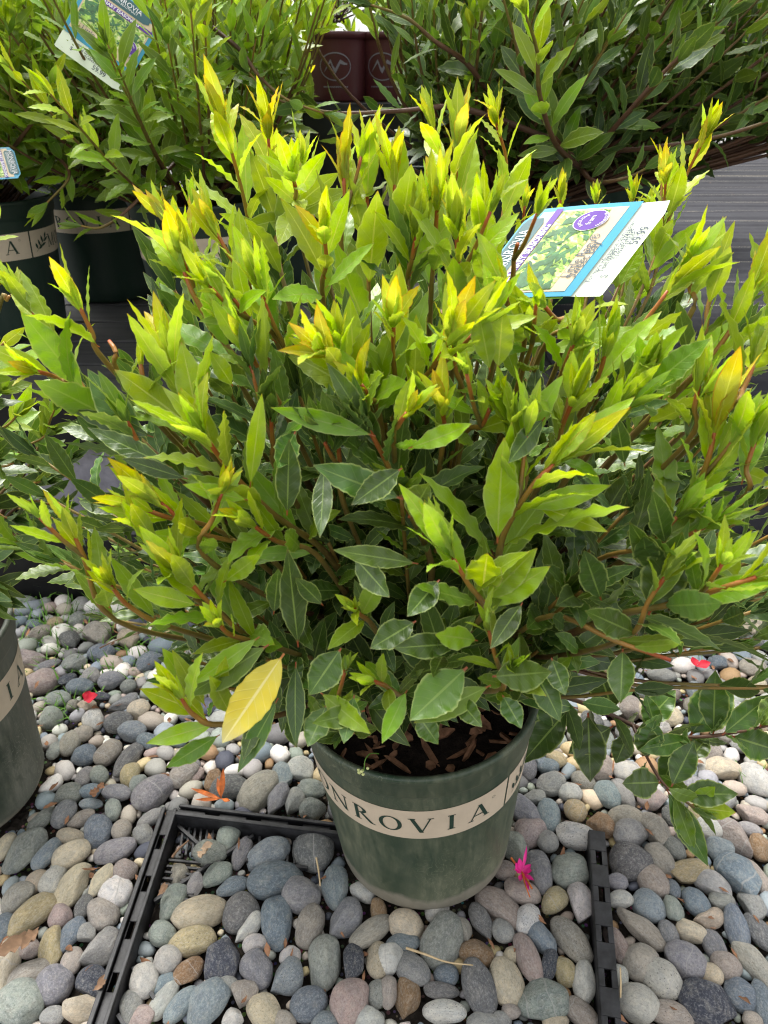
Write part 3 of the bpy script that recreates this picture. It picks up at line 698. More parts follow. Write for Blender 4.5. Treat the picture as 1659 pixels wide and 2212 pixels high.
def cam_leaf(b, t, wpx, age, kb=.95, kt=1.0, tilt=0.0, yaw=0.0, bend=0.1, fold=.22, wave=.13, LVx=None, pos=None, shape=.97):
    B, T_ = (dome(b[0], b[1], kb), dome(t[0], t[1], kt)) if pos is None else pos
    d = T_-B; L = d.length; v = (CAMP-B).normalized(); n = v-d.normalized()*v.dot(d.normalized())
    n = n.normalized(); s = d.normalized().cross(n)
    n = (n*math.cos(yaw)+s*math.sin(yaw)).normalized()
    zc = depth((B+T_)*.5); W = wpx*zc/FPX/2/max(.5, math.cos(yaw))
    B = B-n*.001
    # compensate the end shift of the bend
    (LVx or LV).add(B, d-n*(L*bend*.5), n, L*1.0, W, bend=bend, fold=fold, wave=wave, age=age, teeth=.05, twist=R.gauss(0, .12), k=R.uniform(3.5, 5.5), shape=shape, force=True)
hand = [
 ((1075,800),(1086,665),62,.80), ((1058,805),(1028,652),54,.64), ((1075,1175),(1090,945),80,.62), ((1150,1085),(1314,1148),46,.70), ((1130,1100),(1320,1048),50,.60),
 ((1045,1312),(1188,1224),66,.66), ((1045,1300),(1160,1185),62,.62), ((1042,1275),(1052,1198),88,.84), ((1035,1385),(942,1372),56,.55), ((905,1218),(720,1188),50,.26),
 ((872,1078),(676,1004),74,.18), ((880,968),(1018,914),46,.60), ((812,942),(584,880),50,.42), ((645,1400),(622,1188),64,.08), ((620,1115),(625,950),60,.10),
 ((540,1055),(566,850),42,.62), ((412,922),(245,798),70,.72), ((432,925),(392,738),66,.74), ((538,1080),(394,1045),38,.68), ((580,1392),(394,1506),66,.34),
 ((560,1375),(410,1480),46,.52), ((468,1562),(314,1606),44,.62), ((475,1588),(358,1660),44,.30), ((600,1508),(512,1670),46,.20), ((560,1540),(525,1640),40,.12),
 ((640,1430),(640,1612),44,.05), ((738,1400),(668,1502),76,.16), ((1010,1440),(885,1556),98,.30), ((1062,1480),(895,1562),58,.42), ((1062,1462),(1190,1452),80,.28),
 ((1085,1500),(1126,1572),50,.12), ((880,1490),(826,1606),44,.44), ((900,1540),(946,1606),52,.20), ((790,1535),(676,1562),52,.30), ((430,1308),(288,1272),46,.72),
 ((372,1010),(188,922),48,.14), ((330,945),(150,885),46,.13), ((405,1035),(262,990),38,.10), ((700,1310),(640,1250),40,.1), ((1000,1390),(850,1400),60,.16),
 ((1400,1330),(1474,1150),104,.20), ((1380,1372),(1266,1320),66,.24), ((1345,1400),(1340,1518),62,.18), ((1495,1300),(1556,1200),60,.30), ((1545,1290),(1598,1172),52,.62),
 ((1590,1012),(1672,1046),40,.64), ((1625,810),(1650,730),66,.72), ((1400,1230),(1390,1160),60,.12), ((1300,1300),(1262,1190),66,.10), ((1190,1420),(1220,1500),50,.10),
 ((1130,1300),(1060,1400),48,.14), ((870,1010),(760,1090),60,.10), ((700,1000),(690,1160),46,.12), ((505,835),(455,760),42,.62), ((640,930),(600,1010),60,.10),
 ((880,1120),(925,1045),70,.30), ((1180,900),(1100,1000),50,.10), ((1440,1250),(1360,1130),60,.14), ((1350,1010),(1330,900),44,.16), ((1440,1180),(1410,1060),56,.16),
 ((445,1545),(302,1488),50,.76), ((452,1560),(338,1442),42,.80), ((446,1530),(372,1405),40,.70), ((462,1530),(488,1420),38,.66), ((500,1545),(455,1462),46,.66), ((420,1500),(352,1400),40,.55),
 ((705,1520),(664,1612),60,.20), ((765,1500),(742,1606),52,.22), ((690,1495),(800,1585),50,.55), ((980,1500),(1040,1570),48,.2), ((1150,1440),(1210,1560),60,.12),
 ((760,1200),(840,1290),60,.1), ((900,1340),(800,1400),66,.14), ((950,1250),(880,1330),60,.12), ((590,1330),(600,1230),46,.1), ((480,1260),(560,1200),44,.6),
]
for (b, t, wd, ag) in hand:
    cam_leaf(b, t, wd, ag, .97, 1.03, yaw=R.uniform(-.35, .35), bend=R.uniform(-.1, .35), fold=R.uniform(.12, .3), wave=R.uniform(.08, .2))

# low branch reaching out to the right over the pebbles, old dark leaves
def wp(px, py, y): return at_y(px, py, y)
br = [wp(1090, 1440, .66), wp(1180, 1490, .70), wp(1290, 1530, .72), wp(1400, 1580, .70), wp(1500, 1592, .68), wp(1600, 1580, .67), wp(1690, 1560, .66)]
br2 = [wp(1365, 1562, .71), wp(1400, 1640, .66), wp(1440, 1700, .63), wp(1500, 1745, .61)]
lowT = Tubes(); lowT.add(smooth_path([soilc]+br, 5), .0042, .0016, .0, .35, 7, .12)
lowT2 = Tubes(); lowT2.add(smooth_path(br2, 5), .0026, .0014, .05, .5, 7, .12)
def low_leaf(b, t, y0, y1, wd, ag, **k): cam_leaf(None, None, wd*1.22, ag, pos=(wp(b[0], b[1], y0), wp(t[0], t[1], y1)), yaw=R.uniform(-.3, .3), **k)
for b, t, y0, y1, wd, ag in [
 ((1325,1568),(1228,1628),.71,.68,52,.14), ((1250,1530),(1110,1500),.70,.66,42,.12), ((1230,1530),(1125,1650),.70,.64,58,.08), ((1270,1540),(1275,1690),.70,.66,62,.08),
 ((1385,1570),(1460,1490),.71,.74,50,.14), ((1420,1585),(1395,1500),.70,.73,36,.22), ((1490,1590),(1580,1470),.69,.72,76,.10), ((1540,1590),(1545,1448),.68,.71,54,.12),
 ((1500,1596),(1380,1620),.68,.66,40,.2), ((1560,1588),(1668,1500),.67,.69,46,.16), ((1580,1590),(1690,1625),.67,.64,60,.14), ((1450,1595),(1500,1660),.68,.66,48,.12),
 ((1430,1690),(1345,1692),.635,.62,56,.16), ((1395,1630),(1415,1555),.665,.69,48,.14), ((1440,1705),(1530,1872),.63,.58,46,.16), ((1455,1715),(1500,1840),.625,.59,34,.34),
 ((1450,1700),(1500,1600),.63,.66,50,.10), ((1462,1715),(1595,1715),.62,.60,50,.12), ((1490,1640),(1530,1590),.66,.68,40,.2), ((1500,1745),(1590,1755),.61,.60,34,.6),
 ((1495,1740),(1545,1700),.61,.61,30,.55), ((1360,1580),(1330,1650),.70,.68,40,.12), ((1470,1592),(1430,1700),.68,.65,44,.14), ((1400,1640),(1390,1560),.66,.69,46,.18),
 ((1150,1500),(1180,1620),.70,.67,50,.08), ((1130,1480),(1200,1440),.68,.70,60,.10), ((1640,1570),(1700,1500),.66,.68,50,.3), ((1325,1540),(1290,1440),.72,.74,56,.10)]:
    low_leaf(b, t, y0, y1, wd, ag)
KEEP_CLEAR.clear()
_k = list(KEEP_CLEAR); KEEP_CLEAR.clear()
dress(LV, smooth_path([soilc]+br, 5)[9:], .068, .06, .26, step=.017, wr=.21, open0=60, open1=40, tipn=4, lift=.1)
dress(LV, smooth_path(br2, 5)[3:], .056, .08, .45, step=.016, wr=.20, open0=58, open1=34, tipn=4, lift=.05)
for T in stems: under(main, T.build('branch', M['stem']))
under(main, lowT.build('branch', M['stem'])); under(main, lowT2.build('branch', M['stem']))
under(main, TI.build('inner_stems', M['stem']))
under(main, LV.build('foliage', M['leaf'], rows=22, cols=4))
YL = Leaves(); cam_leaf((614, 1412), (480, 1606), 88, .5, 1.0, 1.08, yaw=-.1, bend=.15, fold=.14, wave=.06, LVx=YL, shape=.75)
yl = under(main, YL.build('leaf', M['yleaf'], rows=16, cols=6)); yl['label'] = 'single faded yellow leaf hanging at the lower left of the shrub'
M['dry'] = simple('dry_leaf', (.42, .30, .20, 1), .7, .3, .2, 60, .2)

# ================================================================== ROWS OF SHRUBS BEHIND
def bush_pot(name, label, cx, cy, z, pot_mat='pot_clean', turn=0., pot=True, cat='potted shrub', group=None, **kw):
    r = tag(empty(name, (cx, cy, z)), label, cat, group)
    if pot: nursery_pot(r, pot_mat, turn=turn, **kw)
    return r
def bush(root, cz, er, n, ages=(.05, .3), young=.35, ymax=.8, Ll=.075, rows=8, cols=2, shift=(0, 0), lo=-.05, step=.0145, wr=.17, stem_age=.7, yl=0, traced=(), col_r=.0038, side=None):
    s0 = root.location.copy(); sc_ = s0+Vector((0, 0, .236 if cz > .3 else .05)); c = s0+Vector((shift[0], shift[1], cz))
    LVb = Leaves(); T = Tubes()
    for i in range(n):
        az = R.uniform(0, 6.283) if side is None else R.uniform(*side); el = math.asin(R.uniform(lo, .98)); k = R.uniform(.55, 1.02)
        d = Vector((math.cos(az)*math.cos(el)*er[0], math.sin(az)*math.cos(el)*er[1], math.sin(el)*er[2]))*k
        tip = c+d; mid = sc_.lerp(tip, .5)+Vector((d.x, d.y, 0))*.12-UP*.012
        if in_clear(tip) or in_clear(mid.lerp(tip, .5)) or in_clear(mid.lerp(tip, .75)): continue
        p = smooth_path([sc_+Vector((R.uniform(-.03, .03), R.uniform(-.03, .03), 0)), mid, tip], 7); T.add(p, col_r, .0013, 0, stem_age, 5, .1)
        yg = R.random() < young and k > .7
        a1 = R.uniform(.5, ymax) if yg else R.uniform(*ages)
        dress(LVb, p[4:], Ll*R.uniform(.8, 1.12), ages[0], a1, step=step, wr=wr, open0=60, open1=24 if yg else 34, tipn=3, lift=.2, size_tip=.7)
    under(root, T.build('stems', M['stem'])); 
    for path, a0, a1, L_, stp in traced:
        T2 = Tubes(); P = smooth_path(path, 6); T2.add(P, col_r*1.05, .0016, .1, stem_age, 7, .12); under(root, T2.build('branch', M['stem']))
        _k = list(KEEP_CLEAR); KEEP_CLEAR.clear(); dress(LVb, P, L_, a0, a1, step=stp*.85, wr=wr, open0=62, open1=32, tipn=4, lift=.45, size_tip=.75); KEEP_CLEAR.extend(_k)
    under(root, LVb.build('foliage', M['leaf'], rows=rows, cols=cols))
def A(px, py, y): return at_y(px, py, y)
# pots of the second row, by where their feet stand on the bench
def foot(px, py, back=.115):  # px,py: lowest visible edge of the foot
    p = at_z(px, py, BZ); return p.x, p.y+back
# left pot with ...IA
x, y = A(-5, 560, 1.68).x, 1.68
KEEP_CLEAR += [(680, 850, 75, 290, 2.3, .80), (0, 190, 450, 720, 1.7, .8), (270, 470, 480, 720, 1.7, .7), (200, 330, 520, 760, 2.0, .9), (1540, 1659, 300, 900, 2.2, .9), (870, 1010, 420, 600, 1.8, .6)]
b1 = bush_pot('potted_bay_shrub', 'bay shrub behind at far left, letters IA on its pot band', x, y, BZ+.001, turn=.22)
bush(b1, .50, (.36, .36, .36), 70, ages=(.40, .66), young=.8, ymax=.92, rows=14, cols=4, Ll=.084, wr=.145, shift=(.04, -.10), traced=[
  ([A(120, 330, 1.5), A(150, 380, 1.42), A(100, 440, 1.38)], .35, .6, .075, .02), ([A(20, 330, 1.5), A(80, 250, 1.4), A(110, 180, 1.36)], .35, .8, .08, .02)])
x = A(440, 560, 1.66).x
b2 = bush_pot('potted_bay_shrub', 'bay shrub behind at middle left, tilted plant tag in its leaves', x, 1.66, BZ+.001, turn=.10)
bush(b2, .50, (.42, .38, .38), 95, ages=(.36, .66), young=.8, ymax=.92, rows=14, cols=4, Ll=.084, wr=.145, shift=(-.02, -.12), traced=[
  ([A(390, 340, 1.5), A(330, 400, 1.42), A(262, 465, 1.36), A(215, 492, 1.33), A(175, 488, 1.32)], .30, .5, .070, .022),
  ([A(460, 60, 1.4), A(520, 110, 1.38), A(560, 165, 1.37), A(620, 215, 1.36), A(700, 245, 1.36)], .3, .5, .07, .02)])
x = A(215, 470, 2.0).x
b3 = bush_pot('potted_bay_shrub', 'bay shrub in the third row seen between the two left pots', x, 2.0, BZ+.001, turn=.1)
bush(b3, .52, (.38, .34, .38), 50, ages=(.32, .58), young=.7, ymax=.86, rows=10, Ll=.085)
# pots in the centre back
x = A(655, 420, 2.1).x
b4 = bush_pot('potted_bay_shrub', 'bay shrub in the third row, only the edge of its pot visible', x-.10, 2.12, BZ+.001, turn=-.55)
bush(b4, .52, (.34, .34, .36), 42, ages=(.28, .55), young=.6, ymax=.8, rows=10, Ll=.085, shift=(-.08, 0))
# dark shrub at the right back: arching branches
E5 = A(985, 470, 1.80)
b5 = bush_pot('potted_bay_shrub', 'large dark green bay shrub behind on the right with arching bare-based branches', E5.x+.10, 1.74, BZ+.001, lettering=False, band=None)
bush(b5, .50, (.85, .42, .46), 215, rows=12, ages=(.14, .40), young=.30, ymax=.76, Ll=.086, wr=.165, shift=(.26, -.02), stem_age=.62, col_r=.0052, step=.018, lo=0.14, traced=[
  ([A(1250, 350, 1.5), A(1200, 300, 1.42), A(1140, 190, 1.36), A(1110, 80, 1.33), A(1080, -30, 1.3)], .04, .22, .092, .022),
  ([A(1255, 360, 1.5), A(1350, 250, 1.42), A(1450, 140, 1.38), A(1560, 40, 1.34), A(1640, -40, 1.3)], .04, .2, .092, .024),
  ([A(1260, 370, 1.5), A(1200, 310, 1.36), A(1165, 200, 1.28), A(1160, 110, 1.24), A(1135, 30, 1.2)], .12, .72, .092, .020),
  ([A(1240, 330, 1.55), A(1400, 320, 1.46), A(1540, 298, 1.4), A(1659, 262, 1.36), A(1760, 220, 1.34)], .06, .30, .085, .040),
  ([A(1250, 350, 1.5), A(1280, 390, 1.42), A(1350, 385, 1.38), A(1420, 350, 1.36)], .05, .3, .07, .024),
  ([A(1190, 300, 1.5), A(1000, 235, 1.42), A(860, 240, 1.40), A(720, 244, 1.40), A(600, 215, 1.38), A(540, 160, 1.37)], .06, .32, .078, .036),
  ([A(1100, 280, 1.55), A(1020, 150, 1.46), A(940, 90, 1.42), A(880, 40, 1.4), A(800, 10, 1.38)], .06, .2, .08, .03)])
# empty dark pot and small pots beside it
e6 = A(1180, 430, 1.95)
p6 = tag(empty('nursery_pot', (e6.x, 1.95, BZ+.001)), 'empty dark green nursery pot partly hidden by the dark shrub on the right', 'pot')
pp, ss = nursery_pot(p6, 'pot_clean', band=None, lettering=False)
p7 = tag(empty('nursery_pot', (A(925, 330, 2.35).x, 2.35, BZ+.001)), 'green pot with a cream band standing in the back row right of the black box', 'pot')
nursery_pot(p7, 'pot_clean', turn=-.1)
# black crate / box that carries the two maroon pots
ybx = 2.35
def place_box(name, label, cat, px0, px1, z0, z1, y, dy, mat, bev=.006):
    x0, x1 = A(px0, 300, y).x, A(px1, 300, y).x
    r = tag(empty(name, ((x0+x1)/2, y+dy/2, z0)), label, cat); bm = bmesh.new()
    box_bm(bm, (0, 0, (z1-z0)/2), (x1-x0, dy, z1-z0), bev=bev); bm_obj('body', bm, M[mat], r)
    bm = bmesh.new()
    for sx in (-1, 1): box_bm(bm, (sx*((x1-x0)/2+.004), 0, z1-z0-.012), (.008, dy+.016, .024), bev=.002)
    for sy in (-1, 1): box_bm(bm, (0, sy*(dy/2+.004), z1-z0-.012), (x1-x0, .008, .024), bev=.002)
    bm_obj('rim', bm, M['tray'], r); return r
zb = A(760, 205, ybx).z
place_box('black_box', 'tall black box behind the front shrub that carries the maroon pots', 'box', 655, 905, BZ+.001, zb-.02, ybx, .34, 'pot_black')
def maroon(cx, cy, label, turn):
    r = tag(empty('maroon_pot', (cx, cy, zb-.019)), label, 'pot'); r.scale = (.82, .82, .82)
    H = .205; prof = [(0, .006), (.088, .006), (.092, 0), (.098, .0), (.100, .006)]+[(.100+.016*k/8, .006+.18*k/8) for k in range(1, 9)]+[(.122, .188), (.1225, H), (.121, H+.002), (.117, H), (.115, .17), (.09, .02), (0, .02)]
    p = lathe('pot', prof, M['pot_maroon'], r); p.rotation_euler = (0, 0, turn)
    # oval badge with a wave, printed in grey
    def cy_(ph, z, o): rr = .1005+.016*(z-.006)/.18+o; return (rr*math.sin(ph), -rr*math.cos(ph), z)
    v, f = [], []
    def quad(q):
        b = len(v); v.extend(cy_(a, z, .0006) for a, z in q); f.append((b, b+1, b+2, b+3))
    n = 48
    for i in range(n):
        a, b = 2*math.pi*i/n, 2*math.pi*(i+1)/n
        quad([(.50*math.cos(a), .105+.042*math.sin(a)), (.50*math.cos(b), .105+.042*math.sin(b)), (.475*math.cos(b), .105+.0385*math.sin(b)), (.475*math.cos(a), .105+.0385*math.sin(a))])
    wv = [(-.36, .090), (-.24, .108), (-.14, .122), (-.06, .100), (.0, .092), (.08, .106), (.16, .120), (.28, .114), (.38, .112)]
    for i in range(len(wv)-1):
        t0, t1 = .0075*math.sin(math.pi*(i+.3)/len(wv)), .0075*math.sin(math.pi*(i+1.3)/len(wv))
        quad([(wv[i][0], wv[i][1]-t0), (wv[i+1][0], wv[i+1][1]-t1), (wv[i+1][0], wv[i+1][1]+t1), (wv[i][0], wv[i][1]+t0)])
    for i in range(14): a = -.42+.06*i; quad([(a, .043), (a+.045, .043), (a+.045, .047), (a, .047)])
    lo = link('oval_logo', mesh('oval_logo', v, f), M['badge'], p)
    lathe('soil', [(0, .178), (.114, .174)], M['soil'], r, 32)
    return r
M['badge'] = simple('grey_print', (.20, .18, .22, 1), .5, .4, .1, 40)
m1 = maroon(A(728, 150, ybx+.15).x, ybx+.15, 'maroon pot with a pale oval badge, left one on the black box', .0)
m2 = maroon(A(842, 160, ybx+.17).x, ybx+.17, 'maroon pot on the right of the other, its badge half hidden by leaves', -.25)
for r, nm in ((m1, 'green shrub'), (m2, 'shrub')):
    bush(r, .34, (.24, .22, .20), 16, ages=(.2, .4), young=.2, ymax=.55, rows=5, Ll=.06, lo=.1)
# far rows
far = [(-1.75, 2.5, .9), (-1.05, 2.55, .9), (-.42, 2.75, .95), (.15, 2.9, 1.0), (.85, 2.7, 1.0), (1.35, 4.8, 1.6), (2.6, 4.6, 1.6), (-1.5, 3.2, 1.1), (-.7, 3.3, 1.1), (.5, 3.35, 1.1), (2.9, 4.2, 1.3)]
lab = ['far left of the back row', 'behind the tilted tag', 'above the left of the maroon pots', 'behind the maroon pots', 'behind the arching dark shrub', 'in the gap at the upper right', 'at the far right of the back row',
       'last row at the far left', 'last row behind the middle left shrub', 'last row behind the centre', 'last row at the right']
for (fx, fy, s), lb in zip(far, lab):
    r = bush_pot('potted_bay_shrub', 'distant green bay shrub, '+lb, fx, fy, BZ+.001, lettering=False, band=None, group='bay shrubs in the back rows')
    bush(r, .50, (.40*s, .36*s, .40*s), 44, ages=(.28, .55), young=.6, ymax=.8, rows=7, step=.018, Ll=.095)
# shrub at the left edge with the muddy pot, standing on the pebbles
LB = Vector((-.610, .712, 0))
l8 = bush_pot('potted_bay_shrub', 'bay shrub at the left edge in a muddy green pot standing on the pebbles', LB.x, LB.y, -.004, 'pot_dirty', turn=1.27, tilt=(0, -.03))
LV8 = Leaves(); sc8 = l8.location+Vector((0, 0, .24)); T8 = Tubes()
for tip, mid, yl_, a0, a1 in [((15,590),(-60,760),.62,.5,.86), ((-20,500),(-80,700),.66,.4,.8), ((20,640),(-30,760),.58,.5,.85), ((35,900),(-40,1000),.82,.3,.7), ((120,880),(60,1010),.92,.1,.55),
    ((150,990),(40,1060),.90,.05,.2), ((130,1090),(20,1110),.88,.05,.2), ((60,1180),(-30,1150),.84,.05,.15), ((90,1040),(-10,1080),.86,.05,.2), ((30,1000),(-60,1060),.80,.05,.25), ((20,1120),(-60,1120),.80,.04,.16),
    ((100,940),(10,1020),.92,.1,.5), ((10,740),(-70,860),.7,.2,.7), ((-10,850),(-80,930),.75,.2,.5), ((60,1100),(-20,1120),.95,.04,.15), ((150,1140),(60,1130),.98,.04,.15), ((-30,1000),(-90,1060),.7,.1,.3), ((-60,800),(-100,900),.7,.2,.6), ((-20,1250),(-60,1230),.66,.05,.3), ((10,1200),(-50,1220),.72,.1,.3), ((-40,1300),(-80,1280),.62,.1,.3), ((-10,1290),(-60,1290),.68,.1,.2)]:
    P = smooth_path([sc8, A(mid[0], mid[1], yl_), A(tip[0], tip[1], yl_-.02)], 7); T8.add(P, .0036, .0013, 0, .8, 6, .1)
    dress(LV8, P[6:], .072, a0, a1, step=.0125, wr=.175, open0=58, open1=26, tipn=4)
under(l8, T8.build('stems', M['stem'])); under(l8, LV8.build('foliage', M['leaf'], rows=10, cols=4))
chips(l8, (l8.location.x, l8.location.y), .11, 30, .240)

KEEP_CLEAR.clear()
# ================================================================== TAGS
def text_mesh(s, size, bold=0.0, align='CENTER'):
    cu = bpy.data.curves.new('t', 'FONT'); cu.body = s; cu.size = size; cu.align_x = align; cu.align_y = 'CENTER'; cu.offset = bold; cu.resolution_u = 3
    o = bpy.data.objects.new('t', cu); COL.objects.link(o); bpy.context.view_layer.update()
    me = bpy.data.meshes.new_from_object(o.evaluated_get(bpy.context.evaluated_depsgraph_get())); 
    v = [tuple(x.co) for x in me.vertices]; f = [tuple(p.vertices) for p in me.polygons]
    bpy.data.objects.remove(o); bpy.data.curves.remove(cu); bpy.data.meshes.remove(me); return v, f
class Card:
    """a thin printed card: (s, t) in 0..1 across its length and its reading width"""
    def __init__(s, root, c00, c10, c11, c01, bow=.0):
        s.c = [Vector(c) for c in (c00, c10, c11, c01)]; s.root = root; s.bow = bow
        s.n = (s.c[1]-s.c[0]).cross(s.c[3]-s.c[0]).normalized()
        if s.n.dot(CAMP-s.c[0]) < 0: s.n = -s.n
        s.len = (s.c[1]-s.c[0]).length; s.wid = (s.c[3]-s.c[0]).length
    def P(s, a, b, o=0.0):
        p = (s.c[0]*(1-a)+s.c[1]*a)*(1-b)+(s.c[3]*(1-a)+s.c[2]*a)*b
        return p+s.n*(o+s.bow*math.sin(math.pi*a))
    def poly(s, name, pts, mat, lay, parent=None, grid=None, thick=0.0):
        if grid:
            a0, b0, a1, b1 = grid; n = 20; v, f = [], []
            for i in range(n+1):
                for j in range(n+1): v.append(s.P(a0+(a1-a0)*i/n, b0+(b1-b0)*j/n, lay))
            for i in range(n):
                for j in range(n): q = i*(n+1)+j; f.append((q, q+1, q+n+2, q+n+1))
        else: v = [s.P(a, b, lay) for a, b in pts]; f = [tuple(range(len(v)))]
        o = under(s.root, link(name, mesh(name, v, f), M[mat])) if parent is None else None
        if parent is not None:
            o = link(name, mesh(name, v, f), M[mat]); o.parent = parent
        if thick: md = o.modifiers.new('t', 'SOLIDIFY'); md.thickness = thick*.5; md.offset = 0
        return o
    def text(s, name, body, a, b, size, mat, lay, parent, rot=True, bold=0.0, arc=None, ang=0.0):
        v, f = text_mesh(body, size, bold); V = []
        for x, y, z in v:
            if arc:                       # bend along a circle of radius arc
                th = x/arc; rr = arc+y; X, Y = rr*math.sin(th), rr*math.cos(th); x, y = X, Y
            if ang: x, y = x*math.cos(ang)-y*math.sin(ang), x*math.sin(ang)+y*math.cos(ang)
            # reading direction = +t, up = -s
            V.append(s.P(a-y/s.len, b+x/s.wid, lay))
        o = link(name, mesh(name, V, f), M[mat]); o.parent = parent; return o
def tag_card(root, c, full=True):
    # blue front
    pts = [(0, .12), (.10, 0), (.78, 0), (.78, 1), (.10, 1), (0, .88)]
    front = c.poly('front_card', None, 'card_blue', .0006, grid=(.06, 0, .775, 1), thick=.0004)
    c.poly('left_end', [(.0, .14), (.06, 0), (.06, 1), (.0, .86)], 'card_blue', .0006, parent=front)
    c.poly('sand_panel', None, 'card_sand', .0010, parent=front, grid=(.10, .05, .70, .95))
    ph = c.poly('printed_picture', None, 'photo', .0013, parent=front, grid=(.24, .07, .585, .93))
    # printed leaves in the picture
    for mat, sd in (('photo_leaf', 3), ('photo_leaf2', 9)):
        rr = random.Random(sd); v, f = [], []
        for i in range(90):
            a0, b0 = rr.uniform(.26, .565), rr.uniform(.10, .90); an = rr.uniform(-2.6, -.5); L = rr.uniform(.008, .018); W = L*.16
            q = []
            for (x, y) in ((0, 0), (.35, 1), (.7, .8), (1, 0), (.7, -.8), (.35, -1)):
                X, Y = x*L, y*W; X, Y = X*math.cos(an)-Y*math.sin(an), X*math.sin(an)+Y*math.cos(an); q.append((min(.58, max(.245, a0+X/c.len)), min(.925, max(.075, b0+Y/c.wid))))
            b = len(v); v += [c.P(a, bb, .0014+.0000015*i+(.0002 if sd == 9 else 0)) for a, bb in q]; f.append(tuple(range(b, b+6)))
        o = link('printed_leaves', mesh('printed_leaves', v, f), M[mat]); o.parent = front
    c.poly('purple_stripe', None, 'card_purple', .0018, parent=front, grid=(.185, .06, .235, .97))
    c.text('stripe_lettering', 'CULINARY SEASONING', .211, .47, .0072, 'card_text', .0021, front, bold=.00015)
    # shield at the top of the card
    c.poly('shield', [(.015, .18), (.035, .12), (.135, .12), (.16, .18), (.16, .82), (.135, .88), (.035, .88), (.015, .82)], 'card_teal', .0014, parent=front)
    c.text('shield_lettering', 'MONROVIA', .075, .5, .0112, 'card_text', .0019, front)
    c.text('small_lettering', 'GROWN BEAUTIFULLY', .118, .5, .0048, 'card_text', .0019, front)
    # round purple badge
    n = 28; bc = (.50, .80); rd = .0135
    c.poly('round_badge', [(bc[0]+rd*math.cos(2*math.pi*i/n)/c.len, bc[1]+rd*math.sin(2*math.pi*i/n)/c.wid) for i in range(n)], 'card_text', .0021, parent=front)
    rd -= .0007
    c.poly('badge_face', [(bc[0]+rd*math.cos(2*math.pi*i/n)/c.len, bc[1]+rd*math.sin(2*math.pi*i/n)/c.wid) for i in range(n)], 'card_purple', .0023, parent=front)
    c.text('badge_lettering', 'EXCLUSIVE', bc[0], bc[1], .0037, 'card_text', .0025, front, arc=.0085)
    c.text('badge_lettering', 'from', bc[0], bc[1], .0062, 'card_text', .0025, front)
    c.text('badge_lettering', 'MONROVIA', bc[0], bc[1], .0037, 'card_text', .0025, front, arc=-.0115)
    c.text('name_lettering', 'Little Ragu\u00ae', .625, .42, .0108, 'card_ink', .0015, front)
    c.text('name_lettering', 'Sweet Bay', .668, .37, .0108, 'card_ink', .0015, front)
    # white price strip behind, sticking out to the right
    strip = c.poly('price_strip', [(.05, .03), (.985, .0), (.995, .02), (.995, .86), (.96, 1.0), (.05, .97)], 'card_white', -.0002, thick=.0004)
    c.poly('green_edge', [(.05, -.012), (.72, -.012), (.72, .05), (.05, .05)], 'card_green', -.0004, thick=.0002)
    c.text('price_lettering', 'For more information on this plant,', .815, .47, .0054, 'card_ink', .0004, strip, bold=.00008)
    c.text('price_lettering', 'Text 07993 to 27438', .848, .47, .0062, 'card_ink', .0004, strip, bold=.0001)
    c.text('price_lettering', '014949375068', .884, .52, .0058, 'card_ink', .0004, strip)
    c.text('price_lettering', '$', .905, .20, .0085, 'card_ink', .0004, strip)
    c.text('price_lettering', '59.99', .935, .62, .0105, 'card_ink', .0004, strip, bold=.0001)
    return front, strip
r = tag(empty('plant_tag', at_y(1290, 640, .62)), 'blue and white plant tag priced 59.99 stuck in the front shrub', 'plant tag')
c1 = Card(r, at_y(1000, 650, .62), at_y(1300, 640, .62), at_y(1460, 432, .70), at_y(1150, 455, .70), bow=.0012)
tag_card(r, c1)
sp = Tubes(); sp.add([at_y(1180, 640, .63), at_y(1170, 800, .63)], .0022, .0022, n=5); under(r, sp.build('stake', M['card_green']))
r = tag(empty('plant_tag', at_y(210, 60, 1.2)), 'tilted plant tag at the top left with a green and white lower strip', 'plant tag')
c2 = Card(r, at_y(200, -60, 1.44), at_y(116, 98, 1.36), at_y(262, 205, 1.36), at_y(350, 48, 1.44)); tag_card(r, c2)
r = tag(empty('plant_tag', at_y(10, 370, 1.3)), 'blue plant tag cut off by the left edge over the pot rim', 'plant tag')
c3 = Card(r, at_y(28, 318, 1.36), at_y(-120, 325, 1.36), at_y(-100, 395, 1.3), at_y(48, 385, 1.3)); tag_card(r, c3)

